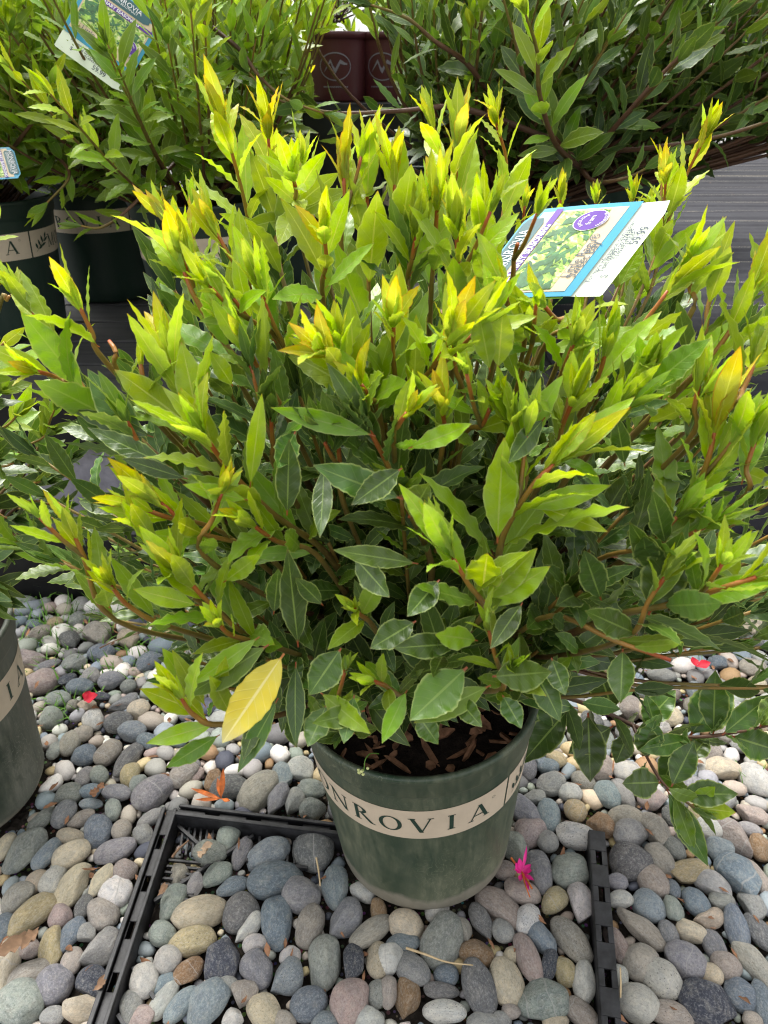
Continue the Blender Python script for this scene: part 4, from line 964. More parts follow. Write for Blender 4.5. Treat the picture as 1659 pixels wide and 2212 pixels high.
# ================================================================== PEBBLES
def pebble_material():
    m = NT('pebble'); oi = m.node('ShaderNodeObjectInfo'); ob = m.obj()
    of = m.node('ShaderNodeVectorMath', operation='ADD'); m.L(ob, of.inputs[0])
    cb = m.node('ShaderNodeCombineXYZ'); rr = m.math('MULTIPLY', oi.outputs['Random'], 37.0); m.L(rr, cb.inputs[0]); m.L(rr, cb.inputs[1]); m.L(cb.outputs[0], of.inputs[1]); v = of.outputs[0]
    base = oi.outputs['Color']; sp = oi.outputs['Alpha']
    n1 = m.noise(1.6, 6, .62, v, .6); n2 = m.noise(3.0, 9, .85, v); n3 = m.noise(8, 6, .85, v)
    c = m.mix(m.rng(n1, .32, .68), m.mix(1.0, base, (.72, .74, .77, 1), 'MULTIPLY'), m.mix(1.0, base, (1.16, 1.12, 1.06, 1), 'MULTIPLY'))
    c = m.mix(m.rng(n2, .47, .62, 0, .55), c, m.mix(1.0, base, (.55, .53, .52, 1), 'MULTIPLY'))
    c = m.mix(m.rng(n3, .52, .60, 0, .60), c, m.mix(.5, base, (.75, .73, .69, 1)))
    c = m.mix(m.rng(n3, .47, .39, 0, .60), c, m.mix(1.0, base, (.45, .44, .44, 1), 'MULTIPLY'))
    vo = m.voro(6.5, v); dots = m.math('MULTIPLY', m.rng(m.math('ADD', vo.outputs['Distance'], m.math('MULTIPLY', n3, .3)), .40, .28, 0, .8), sp)
    c = m.mix(dots, c, (.07, .065, .065, 1))
    vo2 = m.voro(10, v); d2 = m.math('MULTIPLY', m.rng(m.math('ADD', vo2.outputs['Distance'], m.math('MULTIPLY', n2, .3)), .36, .26, 0, .8), sp)
    c = m.mix(d2, c, (.62, .60, .56, 1))
    # thin pale vein on some stones
    wv = m.node('ShaderNodeTexWave'); wv.inputs['Scale'].default_value = .33; wv.inputs['Distortion'].default_value = 3.5; wv.inputs['Detail'].default_value = 3; m.L(v, wv.inputs[0])
    vein = m.math('MULTIPLY', m.rng(wv.outputs['Fac'], .990, 1.0), m.math('GREATER_THAN', oi.outputs['Random'], .88))
    c = m.mix(m.math('MULTIPLY', vein, .6), c, (.55, .53, .50, 1))
    n4 = m.noise(3.2, 5, .7, v); c = m.mix(m.rng(n4, .50, .68, 0, .35), c, (.50, .47, .41, 1))
    h = m.math('ADD', m.math('MULTIPLY', n2, .9), m.math('MULTIPLY', n3, .5))
    m.pr(c, m.rng(n1, .3, .7, .50, .72), .35, m.bump(h, .6, .35)); return m.m
M['pebble'] = pebble_material()
def stone_mesh(seed, angular):
    rr = random.Random(seed); bm = bmesh.new(); bmesh.ops.create_icosphere(bm, subdivisions=4, radius=1)
    fr = [(Vector((rr.gauss(0, 1), rr.gauss(0, 1), rr.gauss(0, 1))).normalized(), rr.uniform(.9, 2.1), rr.uniform(0, 6)) for _ in range(6)]
    pl = [(Vector((rr.gauss(0, 1), rr.gauss(0, 1), rr.gauss(0, .8))).normalized(), rr.uniform(.62, .84) if angular else rr.uniform(.78, 1.0)) for _ in range(10 if angular else 7)]
    egg = rr.uniform(-.22, .22); sk = rr.uniform(-.12, .12)
    for v in bm.verts:
        p = v.co.copy(); d = 1+sum(.035*math.sin(p.dot(a)*f+ph) for a, f, ph in fr)
        p *= d
        for n, h in pl:
            q = p.dot(n)
            if q > h: p -= n*((q-h)*(.92 if angular else .75))
        p *= 1+.045*mnoise.noise(p*1.7+Vector((seed, 0, 0)))+.030*mnoise.noise(p*4+Vector((seed, 3, 0)))+.012*mnoise.noise(p*11+Vector((seed, 0, 5)))
        p.y *= 1+egg*p.x; p.x += sk*p.y; v.co = p
    if angular:
        for _ in range(1): bmesh.ops.smooth_vert(bm, verts=bm.verts, factor=.5, use_axis_x=True, use_axis_y=True, use_axis_z=True)
    else: bmesh.ops.smooth_vert(bm, verts=bm.verts, factor=.5, use_axis_x=True, use_axis_y=True, use_axis_z=True)
    mx = [max(abs(v.co[i]) for v in bm.verts) for i in range(3)]
    for v in bm.verts: v.co = Vector((v.co[i]/mx[i] for i in range(3)))
    me = bpy.data.meshes.new('pebble'); bm.to_mesh(me); bm.free(); me.materials.append(M['pebble'])
    me.polygons.foreach_set('use_smooth', np.ones(len(me.polygons), bool)); return me
ROUND = [stone_mesh(100+i, False) for i in range(12)]; ANG = [stone_mesh(300+i, True) for i in range(7)]
PAL = {'lg': ('light grey', (200, 196, 188)), 'g': ('grey', (156, 154, 150)), 'dg': ('dark grey', (112, 112, 112)), 'bg': ('blue-grey', (134, 146, 152)), 'bl': ('slate blue', (120, 134, 146)),
       'pu': ('purplish grey', (142, 140, 146)), 'wn': ('warm brown-grey', (170, 160, 146)), 'tn': ('tan', (204, 186, 156)), 'wh': ('off-white', (216, 212, 204)), 'gn': ('greenish grey', (146, 154, 144)),
       'br': ('rusty brown', (158, 122, 82)), 'pk': ('pinkish grey', (172, 152, 144)), 'sl': ('slate black', (74, 78, 92)), 'ye': ('yellow-tan', (190, 170, 122))}
PA = """105,385,95,65,110,gn;205,395,72,45,115,bg;310,405,80,62,160,tn;425,300,70,60,80,bl;350,245,58,35,160,wn,.8;305,320,65,32,5,tn;278,228,60,48,115,pu;178,250,60,38,135,gn;293,140,58,48,160,gn;395,130,50,33,0,bl;392,185,52,25,0,bg;490,210,48,35,75,gn;508,130,72,36,5,pu;660,130,92,72,130,pu,.3;530,298,45,45,0,wn;500,378,92,50,160,pu;618,310,50,38,40,g;650,240,60,30,150,g;315,530,110,62,120,tn;228,510,65,52,100,lg,.6;140,660,110,62,130,ye;150,515,50,42,90,tn;15,720,60,50,90,bl;75,590,65,55,120,wn;20,370,55,42,110,tn;495,560,75,68,0,wh,a;540,470,55,45,20,pk;440,510,70,38,105,tn;445,655,82,62,45,wn;262,668,50,50,0,pk;362,625,50,35,100,dg;308,740,72,45,105,bl,.3;222,790,85,55,85,ye,.3;425,808,95,70,140,g;120,800,55,42,20,pk;310,860,55,45,90,wn;20,880,120,60,80,tn,.5;235,965,85,78,40,pu;395,950,72,62,20,sl,a;130,915,95,55,150,wn;90,1045,110,95,40,gn,.4;335,1070,85,60,0,tn,a;230,1100,55,40,0,g;375,740,45,40,0,g;365,60,45,35,90,g;430,60,40,40,0,gn;560,60,50,42,80,ye;600,95,38,38,0,gn;790,55,62,52,130,wn;855,50,35,25,110,pk;925,75,52,36,90,br,a;990,110,85,55,170,dg;1115,125,100,75,135,wn,.3;1200,165,72,42,120,pu;1300,35,62,52,10,lg,.7;1220,60,60,45,60,bg;1270,175,65,45,110,g,a;1345,120,65,42,0,gn;1355,205,60,50,0,gn;985,330,60,50,90,gn;905,395,78,55,10,gn,.4;1045,390,70,38,100,pu;1155,405,100,62,165,bg,.3;1185,505,122,78,165,bl;1355,380,92,90,0,dg,.3;940,490,68,48,145,gn;1005,540,68,40,155,bl;1215,350,45,25,0,wn;1300,575,85,75,0,pu;1450,535,92,60,75,bg;745,605,78,60,110,gn;770,490,50,42,90,wn;845,530,48,35,90,g,a;865,655,120,70,160,tn;1040,645,85,75,120,dg;832,775,98,60,160,ye,.6;702,745,60,52,0,gn;1070,720,80,42,125,wh;1100,785,55,42,160,wh;1195,690,112,70,75,bl,.4;1340,710,95,60,110,wn;1485,690,100,66,130,pu;725,860,62,60,0,lg;960,855,88,75,80,sl,a;820,900,70,50,130,br,a;1110,900,82,70,60,pu;1235,940,85,70,140,bg,.8;1250,840,50,45,0,wh,a;1400,870,105,78,100,gn,.3;1525,870,72,50,80,sl,a;1635,850,80,55,95,tn,.6;625,945,72,62,70,lg;710,960,50,36,130,bl;710,1025,85,48,120,lg;900,1045,100,85,110,bg;780,1050,85,45,130,bg;980,970,50,40,0,g;1055,995,62,56,0,wn,a;1135,1075,80,66,20,tn,.3;1330,1050,88,70,150,bl;1510,1040,90,84,90,pk,.3;1630,1000,55,48,90,g,.8;565,1060,75,58,90,g;600,1105,80,50,0,pk;1010,1110,50,48,0,wh;1400,1125,60,48,0,bg;1230,1120,50,40,0,wn;1590,1110,70,52,0,lg;1635,640,50,36,80,br;1600,740,110,48,150,wn;1570,560,60,38,30,wh"""
PB = """700,15,55,38,10,bl;725,95,62,50,160,g;805,130,60,45,30,lg;650,155,48,32,0,g;710,225,72,54,100,bg;600,210,90,55,60,pu;830,215,52,46,30,ye;860,80,55,42,20,wn,.7;930,40,58,52,0,pk,.3;965,140,66,52,70,bg,.4;1050,35,60,40,0,lg;1030,135,66,44,60,g;935,270,58,54,0,br,a;635,300,70,64,0,pk,.6;710,345,50,46,0,g;838,322,92,56,5,wh,1;570,370,70,60,70,gn,a;520,470,50,42,0,pk;672,475,90,56,80,pu;805,465,88,75,0,gn,.2;600,565,82,50,10,pk;735,600,66,46,140,ye;848,605,76,58,80,wh,.7;495,625,105,68,30,pk,.2;620,680,70,52,130,wh,1;425,690,80,48,70,dg,a;685,765,70,52,60,bl;810,765,108,62,60,wn,.8;515,735,50,45,20,g;95,700,76,65,30,tn;225,645,52,46,130,lg;250,775,118,85,125,gn,.2;80,780,75,42,0,bg;340,730,58,44,70,wn;30,845,75,70,0,wh,a;395,825,80,56,5,br,a;620,850,110,52,75,pk;560,830,45,35,0,tn;530,955,98,75,80,tn,.4;710,880,75,38,115,sl,a;785,905,58,50,100,ye;865,955,88,50,105,lg,.3;270,920,55,44,0,bl;125,900,82,60,30,g;415,985,118,72,70,dg,.5;250,990,78,34,0,dg;100,1020,88,58,100,br,a;20,1000,62,42,100,wn;260,1075,95,48,5,wh,.8;690,1035,115,82,165,gn,.6;855,1085,88,54,45,wn;550,1080,40,30,0,wn;420,1120,70,40,0,g;740,1120,58,38,0,tn;510,1110,45,35,0,g;1060,430,86,84,140,dg,.6;1060,310,80,58,150,g;1045,240,78,54,10,wn,.3;1165,295,70,60,60,wn,.4;1195,425,75,50,40,wn;1250,370,65,44,60,g;1160,510,75,62,60,pk;1020,595,55,36,170,lg;1010,520,50,35,0,pu;1145,620,70,64,40,bg,.4;1250,550,38,30,90,bl;1320,470,88,48,170,ye,a;1440,375,62,58,30,bg;1110,720,110,48,35,wn;1250,640,55,42,90,gn;1350,605,62,52,60,bl;1230,740,52,42,80,pu;1330,735,62,46,30,tn;1400,675,78,42,170,tn,a;1420,530,80,56,30,lg,a;1530,490,95,82,50,bl,a;1610,500,80,44,60,pk;1525,725,95,50,95,bl,.2;1460,600,58,40,0,g;1590,620,68,52,80,g;1625,740,80,50,70,dg;1305,860,90,76,30,pu,.3;1110,865,85,78,130,wn;1010,790,82,45,80,pk;1430,800,70,48,70,pu;1480,885,60,56,0,pk;1415,920,50,46,0,tn;1600,865,108,58,60,wn,.6;1200,940,98,76,30,lg,.9;1400,1040,122,104,20,sl,a;1550,1010,75,66,30,bl,.4;1095,1045,92,76,20,lg,.3;1240,1090,110,52,10,wn,.9;1640,1050,88,50,95,bl;1600,1115,50,35,0,wn;1020,930,50,38,90,wh,.8;1590,225,62,44,10,pk,.5;1605,75,78,65,60,lg;1465,30,78,50,0,tn;1515,325,98,64,60,pk,.5;1580,290,50,30,20,g;1625,360,55,45,90,br;1410,290,58,44,0,lg;1160,160,68,48,0,pk"""
PCc = """690,830,45,33,0,bg;705,900,50,34,0,bl;745,865,45,38,30,ye;620,905,50,44,80,pu;715,970,60,46,150,g;930,895,60,58,0,pk;1050,920,62,42,0,lg;1060,640,60,52,0,pk;1050,740,50,44,0,g;1195,500,65,32,0,g;1375,375,68,40,10,lg;1470,350,66,46,20,g;1580,295,78,58,10,tn,a;1500,310,50,30,0,bg;1650,360,40,34,0,bg;1600,355,50,30,0,dg;1590,470,60,36,10,wn;1440,450,45,30,0,bl;1610,545,42,38,0,tn;1180,670,110,48,10,tn;1270,780,58,38,0,tn;1160,735,78,40,0,lg;1340,640,50,40,90,wn;1350,580,48,38,90,bg;1600,715,58,44,0,tn;1560,800,68,40,0,g;900,700,46,40,0,dg;1500,640,60,40,20,lg;1440,560,50,40,0,g;1640,640,50,40,30,g;1240,580,50,30,0,pk;1470,760,55,40,20,wn;830,760,40,34,0,g;980,640,50,36,40,lg"""
PD = """480,115,70,52,10,ye;300,120,85,40,10,bl;330,205,110,62,160,wn;615,265,100,70,30,dg;845,205,140,98,20,wn,.3;680,85,80,72,0,gn;820,50,80,48,0,g;1125,255,95,92,60,tn;880,370,120,78,0,bl;250,440,150,92,10,pk;350,630,158,108,170,pk;405,490,110,42,160,pu;650,465,100,68,160,gn;590,600,75,48,150,sl;695,675,125,70,0,bl,.2;795,575,88,68,20,g;965,620,108,78,160,pu;1115,665,70,62,0,gn;500,775,130,70,10,gn;870,755,90,38,0,sl,a;1065,815,135,62,155,pu;1210,870,98,88,0,tn,.5;760,840,72,52,160,tn;635,825,55,50,0,wn;810,960,110,82,40,wh,1;1025,990,125,92,150,dg,.2;1155,1060,128,88,10,bg;450,945,98,94,0,gn;725,1080,80,72,0,wn;610,1160,105,88,90,wn;725,1265,112,88,170,bl,.3;945,1240,122,106,120,wn;1120,1290,172,84,110,dg;470,1240,78,58,90,gn;1290,1150,100,70,30,bl,.3;1290,450,108,88,130,bl"""
def parse(s, f, off):
    out = []
    for it in s.replace('\n', '').split(';'):
        q = it.split(','); x, y, a, b, an = map(float, q[:5]); ang = 'a' in q[6:]; sp = next((float(z) for z in q[6:] if z != 'a'), 0.)
        out.append(((off[0]+x/f)/1.8228, (off[1]+y/f)/1.8228, a/f/1.8228, b/f/1.8228, an, q[5], sp, ang))
    return out
TR = parse(PA, 1.0972, (0, 3000))+parse(PB, 1.0972, (1512, 3000))+parse(PCc, 1.0972, (1512, 2200))+parse(PD, 2.2117, (0, 2400))
stones = []      # dicts with world position, half sizes, yaw, colour
for (px, py, a, b, an, ck, sp_, ang) in TR:
    p = at_z(px, py, -.004); zc = depth(p); r_ = ray(px, py); sinD = -r_.z/r_.length
    a_, b_ = max(a, b)*zc/FPX, min(a, b)*zc/FPX; t = math.radians(an)
    dx, dy = math.cos(t), -math.sin(t)/max(.5, sinD); yaw = math.atan2(dy, dx); la = a_*(1+(math.hypot(dx, dy)-1)*.55)*1.03
    ex, ey = -math.sin(t), -math.cos(t)/max(.5, sinD); lb = b_*(1+(math.hypot(ex, ey)-1)*.35)*1.03
    stones.append(dict(x=p.x, y=p.y, a=la, b=lb, c=min(lb*.80, .020), z=-.004, yaw=yaw, ck=ck, sp=sp_, ang=ang, px=px, py=py))
# --- obstacles: feet of pots, tray rails
def seg_d(p, a, b):
    ax, ay = a; bx, by = b; l = (bx-ax)**2+(by-ay)**2; t = max(0, min(1, ((p[0]-ax)*(bx-ax)+(p[1]-ay)*(by-ay))/l)); return math.hypot(p[0]-ax-t*(bx-ax), p[1]-ay-t*(by-ay))
TC = at_z(368, 1752, .012); TL = at_z(175, 2330, .012); TT = at_z(760, 1800, .012); TR0 = at_z(1288, 1800, .012); TR1 = at_z(1328, 2330, .012)
TC, TL, TT, TR0, TR1 = [(q.x, q.y) for q in (TC, TL, TT, TR0, TR1)]
def blocked(x, y, r, k=1.0):
    if math.hypot(x-MB.x, y-MB.y) < .112+r*.8: return True
    if math.hypot(x-l8.location.x, y-l8.location.y) < .112+r*.8: return True
    du, dv = x-TC[0], y-TC[1]; u_ = (du*(TT[0]-TC[0])+dv*(TT[1]-TC[1]))/math.hypot(TT[0]-TC[0], TT[1]-TC[1]); v_ = (du*(TL[0]-TC[0])+dv*(TL[1]-TC[1]))/math.hypot(TL[0]-TC[0], TL[1]-TC[1])
    if u_ > 0 and v_ > 0 and u_/.21+v_/.15 < 1 and r > .006: return True
    for a, b in ((TC, TL), (TC, TT), (TR0, TR1)):
        if seg_d((x, y), a, b) < .010+r*.7: return True
    return y > LF-.01
fill = []
cell = {}
def near_ok(x, y, r, f):
    k = (int(math.floor(x/.05)), int(math.floor(y/.05)))
    for i in (-1, 0, 1):
        for j in (-1, 0, 1):
            for (X, Y, Rr) in cell.get((k[0]+i, k[1]+j), ()):
                if math.hypot(x-X, y-Y) < (r+Rr)*f: return False
    return True
def reg(x, y, r): cell.setdefault((int(math.floor(x/.05)), int(math.floor(y/.05))), []).append((x, y, r))
for s_ in stones:
    n = 2 if s_['a'] > 1.4*s_['b'] else 1
    for q in ((-.45, .45) if n == 2 else (0,)): reg(s_['x']+math.cos(s_['yaw'])*s_['a']*q, s_['y']+math.sin(s_['yaw'])*s_['a']*q, s_['b']*(.95 if n == 2 else 1.05))
cks = ['lg', 'g', 'g', 'dg', 'bg', 'bg', 'bl', 'pu', 'wn', 'wn', 'tn', 'wh', 'gn', 'gn', 'pk', 'br', 'sl', 'ye']
def throw(n, r0, r1, f, z, lim, kk):
    for _ in range(n):
        x = R.uniform(*lim[0]); y = R.uniform(*lim[1]); r = R.uniform(r0, r1)
        if blocked(x, y, r) or not near_ok(x, y, r, f): continue
        reg(x, y, r*.9); e = R.uniform(1.0, 1.45)
        s_ = dict(x=x, y=y, a=r*e, b=r*.95, c=r*R.uniform(.6, .8), z=z, yaw=R.uniform(0, 3.14), ck=R.choice(cks), sp=R.choice([0, 0, 0, .3, .6, 1]), ang=R.random() < .18)
        s_['px'], s_['py'] = proj(Vector((x, y, z))); fill.append(s_)
throw(26000, .013, .022, .86, -.006, ((-1.15, 1.3), (.22, 1.18)), 0)
throw(30000, .010, .016, .84, -.009, ((-1.15, 1.3), (.22, 1.16)), 0)
throw(52000, .0045, .010, .80, -.012, ((-1.0, 1.1), (.25, 1.16)), 0)
LMK = [('front pot', 905, 1930), ('black tray corner', 368, 1745), ('orange dried flower', 480, 1690), ('pink flower', 1130, 1880), ('muddy left pot', 60, 1700), ('yellow leaf', 545, 1560),
       ('right black strip', 1300, 1960), ('left red petal', 185, 1508), ('bench foot', 80, 1316), ('right red petal', 1505, 1440), ('low right branch', 1440, 1740), ('pale twig', 950, 2070),
       ('lower end of tray rail', 245, 2190), ('bottom right photo corner', 1659, 2212), ('bottom left photo corner', 0, 2212)]
SEC = ['right of', 'below and right of', 'below', 'below and left of', 'left of', 'above and left of', 'above', 'above and right of']
ORD = ['nearest', 'second', 'third', 'fourth', 'fifth', 'sixth', 'seventh', 'eighth', 'ninth', 'tenth', 'eleventh', 'twelfth']
vis = [s_ for s_ in fill if 6 < s_['px'] < 1653 and 1300 < s_['py'] < 2206 and not ((s_['px']-870)/330)**2+((s_['py']-1480)/560)**2 < 1 and s_['py'] > 1340]
vis = [s_ for s_ in vis if not (330 < s_['px'] < 1300 and s_['py'] < 1600)]
vis.sort(key=lambda s_: -s_['a']*s_['b']/depth(Vector((s_['x'], s_['y'], 0)))**2)
single = stones+vis[:max(0, 298-len(stones))]
ids = set(id(s_) for s_ in single)
buckets = {}
for s_ in single:
    lm = min(LMK, key=lambda l: math.hypot(l[1]-s_['px'], l[2]-s_['py'])); dx, dy = s_['px']-lm[1], s_['py']-lm[2]
    sec = SEC[int(round(math.degrees(math.atan2(dy, dx))/45)) % 8]; buckets.setdefault((s_['ck'], lm[0], sec), []).append((math.hypot(dx, dy), s_))
for (ck, lm, sec), L_ in buckets.items():
    L_.sort(key=lambda t: t[0])
    for i, (_, s_) in enumerate(L_):
        asp = s_['a']/s_['b']; shp = 'angular' if s_['ang'] else ('round' if asp < 1.15 else 'oval' if asp < 1.6 else 'long')
        sk = ' speckled' if s_['sp'] >= .5 else ''
        cn = PAL[ck][0]
        s_['label'] = '%s%s %s pebble, %s %s %s' % (cn, sk, shp, ORD[min(i, 11)], sec, lm)
def jitter(c, k=.10):
    e = R.uniform(1-k, 1+k); return tuple(max(0, min(1, x*e*R.uniform(.96, 1.04))) for x in c[:3])
def desat(c, k=.18): g = sum(c)/3; return tuple((x*(1-k)+g*k)*t for x, t in zip(c, (1.0, 1.0, .985)))
for s_ in single:
    me = R.choice(ANG if (s_['ang'] or R.random() < .15) else ROUND)
    o = bpy.data.objects.new('pebble', me); COL.objects.link(o)
    o.location = (s_['x'], s_['y'], s_['z']+R.uniform(-.002, .002)); o.scale = (s_['a'], s_['b'], s_['c'])
    o.rotation_euler = (R.gauss(0, .10), R.gauss(0, .10), s_['yaw'])
    c = srgb(*PAL[s_['ck']][1]); o.color = (*[x*1.22*t for x, t in zip(desat(jitter(c, .16)), (.98, 1, 1.03))], s_['sp'])
    tag(o, s_['label'], 'pebble', 'loose pebbles on the ground')
# the smaller and hidden ones: one bed of gravel
def gravel_material():
    m = NT('gravel'); a = m.node('ShaderNodeAttribute', attribute_name='tone').outputs['Color']; ob = m.obj()
    n2 = m.noise(420, 6, .75, ob); n1 = m.noise(70, 4, .6, ob)
    c = m.mix(m.rng(n2, .45, .7, 0, .55), a, m.mix(1.0, a, (.5, .49, .48, 1), 'MULTIPLY')); c = m.mix(m.rng(n1, .3, .7, 0, .4), c, m.mix(1.0, a, (1.3, 1.25, 1.2, 1), 'MULTIPLY'))
    m.pr(c, .62, .35, m.bump(n2, .4, .001)); return m.m
low = bmesh.new(); bmesh.ops.create_icosphere(low, subdivisions=2, radius=1)
lv = np.array([v.co[:] for v in low.verts]); lf = np.array([[v.index for v in f.verts] for f in low.faces]); low.free()
VV, FF, CC = [], [], []; nn = 0
for s_ in fill:
    if id(s_) in ids: continue
    rr = NR.randn(3, 3); q = lv*(1+.10*np.sin(lv@rr[:, :1]*1.6+rr[0, 1])+.06*np.sin(lv@rr[:, 1:2]*2.7))
    if s_['ang']: q = np.clip(q, -.72, .80)
    q = q*[s_['a'], s_['b'], s_['c']]; cz, sz = math.cos(s_['yaw']), math.sin(s_['yaw'])
    q = q@np.array([[cz, sz, 0], [-sz, cz, 0], [0, 0, 1]])+[s_['x'], s_['y'], s_['z']+R.uniform(-.002, .002)]
    VV.append(q); FF.append(lf+nn); nn += len(q); c = jitter(srgb(*PAL[s_['ck']][1]), .15); CC.append(np.tile([*[x*1.08 for x in desat(c)], 1], (len(q), 1)))
gm = bpy.data.meshes.new('gravel'); gm.from_pydata(np.concatenate(VV).tolist(), [], np.concatenate(FF).tolist())
ca = gm.color_attributes.new('tone', 'FLOAT_COLOR', 'POINT'); ca.data.foreach_set('color', np.concatenate(CC).astype(np.float32).ravel())
tag(link('gravel', gm, gravel_material(), smooth=True), 'smaller stones bedded between and beneath the larger pebbles', kind='stuff')
print('STONES', len(stones), len(single), len(fill))

# ================================================================== TRAY
tr = tag(empty('plastic_tray', (TC[0], TC[1], 0)), 'black slotted plastic plant tray corner half buried in pebbles, left of the front pot', 'tray')
def rail(bm, a, b, wd, z0, z1, slots=True, flange=.012):
    a, b = Vector((*a, 0)), Vector((*b, 0)); t = (b-a).normalized(); s = Vector((-t.y, t.x, 0)); L = (b-a).length; rot = Matrix.Rotation(math.atan2(t.y, t.x), 3, 'Z')
    def bx(u0, u1, w0, w1, za, zb_):
        c = a+t*((u0+u1)/2)+s*((w0+w1)/2); box_bm(bm, (c.x, c.y, (za+zb_)/2), (u1-u0, abs(w1-w0), zb_-za), rot, .0008)
    # a moulded rim: outer lip, groove with short slots, inner lip
    bx(0, L, -wd/2, -wd/2+.0055, z1-.004, z1); bx(0, L, -wd/2, -wd/2+.002, z0, z1-.0041)
    bx(0, L, wd/2-.0045, wd/2, z1-.006, z1-.002); bx(0, L, wd/2-.002, wd/2, z0, z1-.0061)
    u = 0
    while u < L:
        bx(u, min(L, u+.038), -wd/2+.0056, wd/2-.0046, z1-.010, z1-.0075); bx(u+.0382, min(L, u+.058)+.0002, -wd/2+.0056, -wd/2+.0075, z1-.010, z1-.0075); u += .0586
    return rot
bm = bmesh.new(); rail(bm, TC, TL, .021, -.018, .021); bm_obj_ = bm_obj('side_rail', bm, M['tray']); under(tr, bm_obj_)
bm = bmesh.new(); tx = (TT[0]-TC[0], TT[1]-TC[1]); tl = math.hypot(*tx); a0 = (TC[0]+tx[0]/tl*.011, TC[1]+tx[1]/tl*.011); rail(bm, a0, TT, .019, -.018, .020); under(tr, bm_obj('back_rail', bm, M['tray']))
# open mesh floor near the corner
bm = bmesh.new(); O = Vector((*TC, 0)); e1 = (Vector((*TT, 0))-O).normalized(); e2 = (Vector((*TL, 0))-O).normalized()
def bar(u0, v0, u1, v1, z=.002, w_=.0028, h=.004):
    p, q = O+e1*u0+e2*v0, O+e1*u1+e2*v1; d = q-p; box_bm(bm, ((p.x+q.x)/2, (p.y+q.y)/2, z), (d.length, w_, h), Matrix.Rotation(math.atan2(d.y, d.x), 3, 'Z'))
for i in range(8): u = .020+i*.0085; bar(u, .011, u+.006, .052, -.004+.00003*i)
for i in range(7): v = .062+i*.0085; bar(.014, v, .060, v-.010+.008, -.0037+.00003*i)
bar(.013, .120, .120, .013, -.002, .004, .007); bar(.013, .013, .085, .060, -.0015, .004, .007)
for i in range(7): u = .128+i*.0095; bar(u, .012, u+.006, .045, -.0034+.00003*i)
bar(.118, .050, .20, .050, -.0012, .004, .006)
for i in range(4): v = .20+i*.05; bar(.013, v, .050, v+.03, -.001+.0002*i, .004, .007)
under(tr, bm_obj('mesh_floor', bm, M['tray']))
ts = tag(empty('plastic_strip', (TR0[0], TR0[1], 0)), 'black slotted plastic tray edge running through the pebbles right of the front pot', 'tray edge')
bm = bmesh.new(); a, b = Vector((*TR0, 0)), Vector((*TR1, 0)); t = (b-a).normalized(); s = Vector((-t.y, t.x, 0)); L = (b-a).length; rot = Matrix.Rotation(math.atan2(t.y, t.x), 3, 'Z')
def bx(u0, u1, w0, w1, za, zb_, bv=.0007):
    c = a+t*((u0+u1)/2)+s*((w0+w1)/2); box_bm(bm, (c.x, c.y, (za+zb_)/2), (u1-u0, abs(w1-w0), zb_-za), rot, bv)
hw = .0105; u = 0
while u < L:         # top face with slots
    bx(u, u+.030, -hw, hw, .015, .018); bx(u+.0301, u+.0499, -hw, -hw*.35, .015, .018); bx(u+.0301, u+.0499, hw*.35, hw, .015, .018); u += .050
bx(0, L, hw-.002, hw+.0005, -.02, .0149); bx(0, L, -hw-.0005, -hw+.002, -.02, .0149)
under(ts, bm_obj('rail', bm, M['tray']))

# ================================================================== SMALL THINGS ON THE GROUND
def mat_c(n, c, **k): M[n] = simple(n, (*c, 1), **k); return M[n]
mat_c('pink', (.75, .03, .28), rough=.5); mat_c('red', (.55, .008, .03), rough=.55); mat_c('orange', (.50, .13, .025), rough=.6, var=.5, scale=90); mat_c('straw', (.50, .38, .22), rough=.8); mat_c('brownleaf', (.20, .12, .07), rough=.85, var=.4)
def small_tube(name, label, cat, pxs, z, r0, r1, mat):
    p0 = at_z(*pxs[0], z[0]); rt = tag(empty(name, p0), label, cat) if False else None
    T = Tubes(); T.add(smooth_path([at_z(px, py, zz) for (px, py), zz in zip(pxs, z)], 6), r0, r1, n=6, knobby=.08); o = T.build(name, M[mat]); tag(o, label, cat); return o
small_tube('dry_twig', 'pale curved twig lying on pebbles below the front pot', 'twig', [(878, 2048), (920, 2062), (965, 2078), (1022, 2085)], [.016, .022, .023, .018], .0016, .0007, 'straw')
small_tube('dry_twig', 'short straight straw standing between pebbles left of the front pot', 'twig', [(683, 1852), (688, 1880), (692, 1914)], [.03, .022, .014], .0014, .001, 'straw')
small_tube('dry_twig', 'thin straw standing up beside the black strip on the lower right', 'twig', [(1340, 2155), (1341, 2128), (1340, 2090)], [.014, .02, .03], .0012, .0009, 'straw')
small_tube('dry_twig', 'brown twig lying over stones under the bush at left', 'twig', [(215, 1400), (265, 1378), (330, 1362), (375, 1372)], [.014, .018, .018, .014], .0013, .0006, 'brownleaf')
small_tube('dry_twig', 'short bent twig lying across the tray mesh', 'twig', [(372, 1852), (385, 1835), (408, 1815)], [.012, .016, .018], .0020, .0012, 'brownleaf')
def petals(name, label, cat, px, py, z, items, mat, stem=None):
    c = at_z(px, py, z); LVp = Leaves()
    for (an, tilt, L, W, bend) in items:
        d = Vector((math.cos(an)*math.cos(tilt), math.sin(an)*math.cos(tilt), math.sin(tilt))); LVp.add(c, d, UP+Vector((.1, -.3, 0)), L, W, bend=bend, fold=.35, wave=.15, age=.5, force=True)
    o = LVp.build(name, M[mat], rows=8, cols=4); tag(o, label, cat); return o, c
petals('red_petal', 'small crimson petal on the pebbles right of the muddy pot', 'petal', 182, 1514, .014, [(.2, .2, .026, .010, .5), (1.2, .3, .018, .008, .4)], 'red')
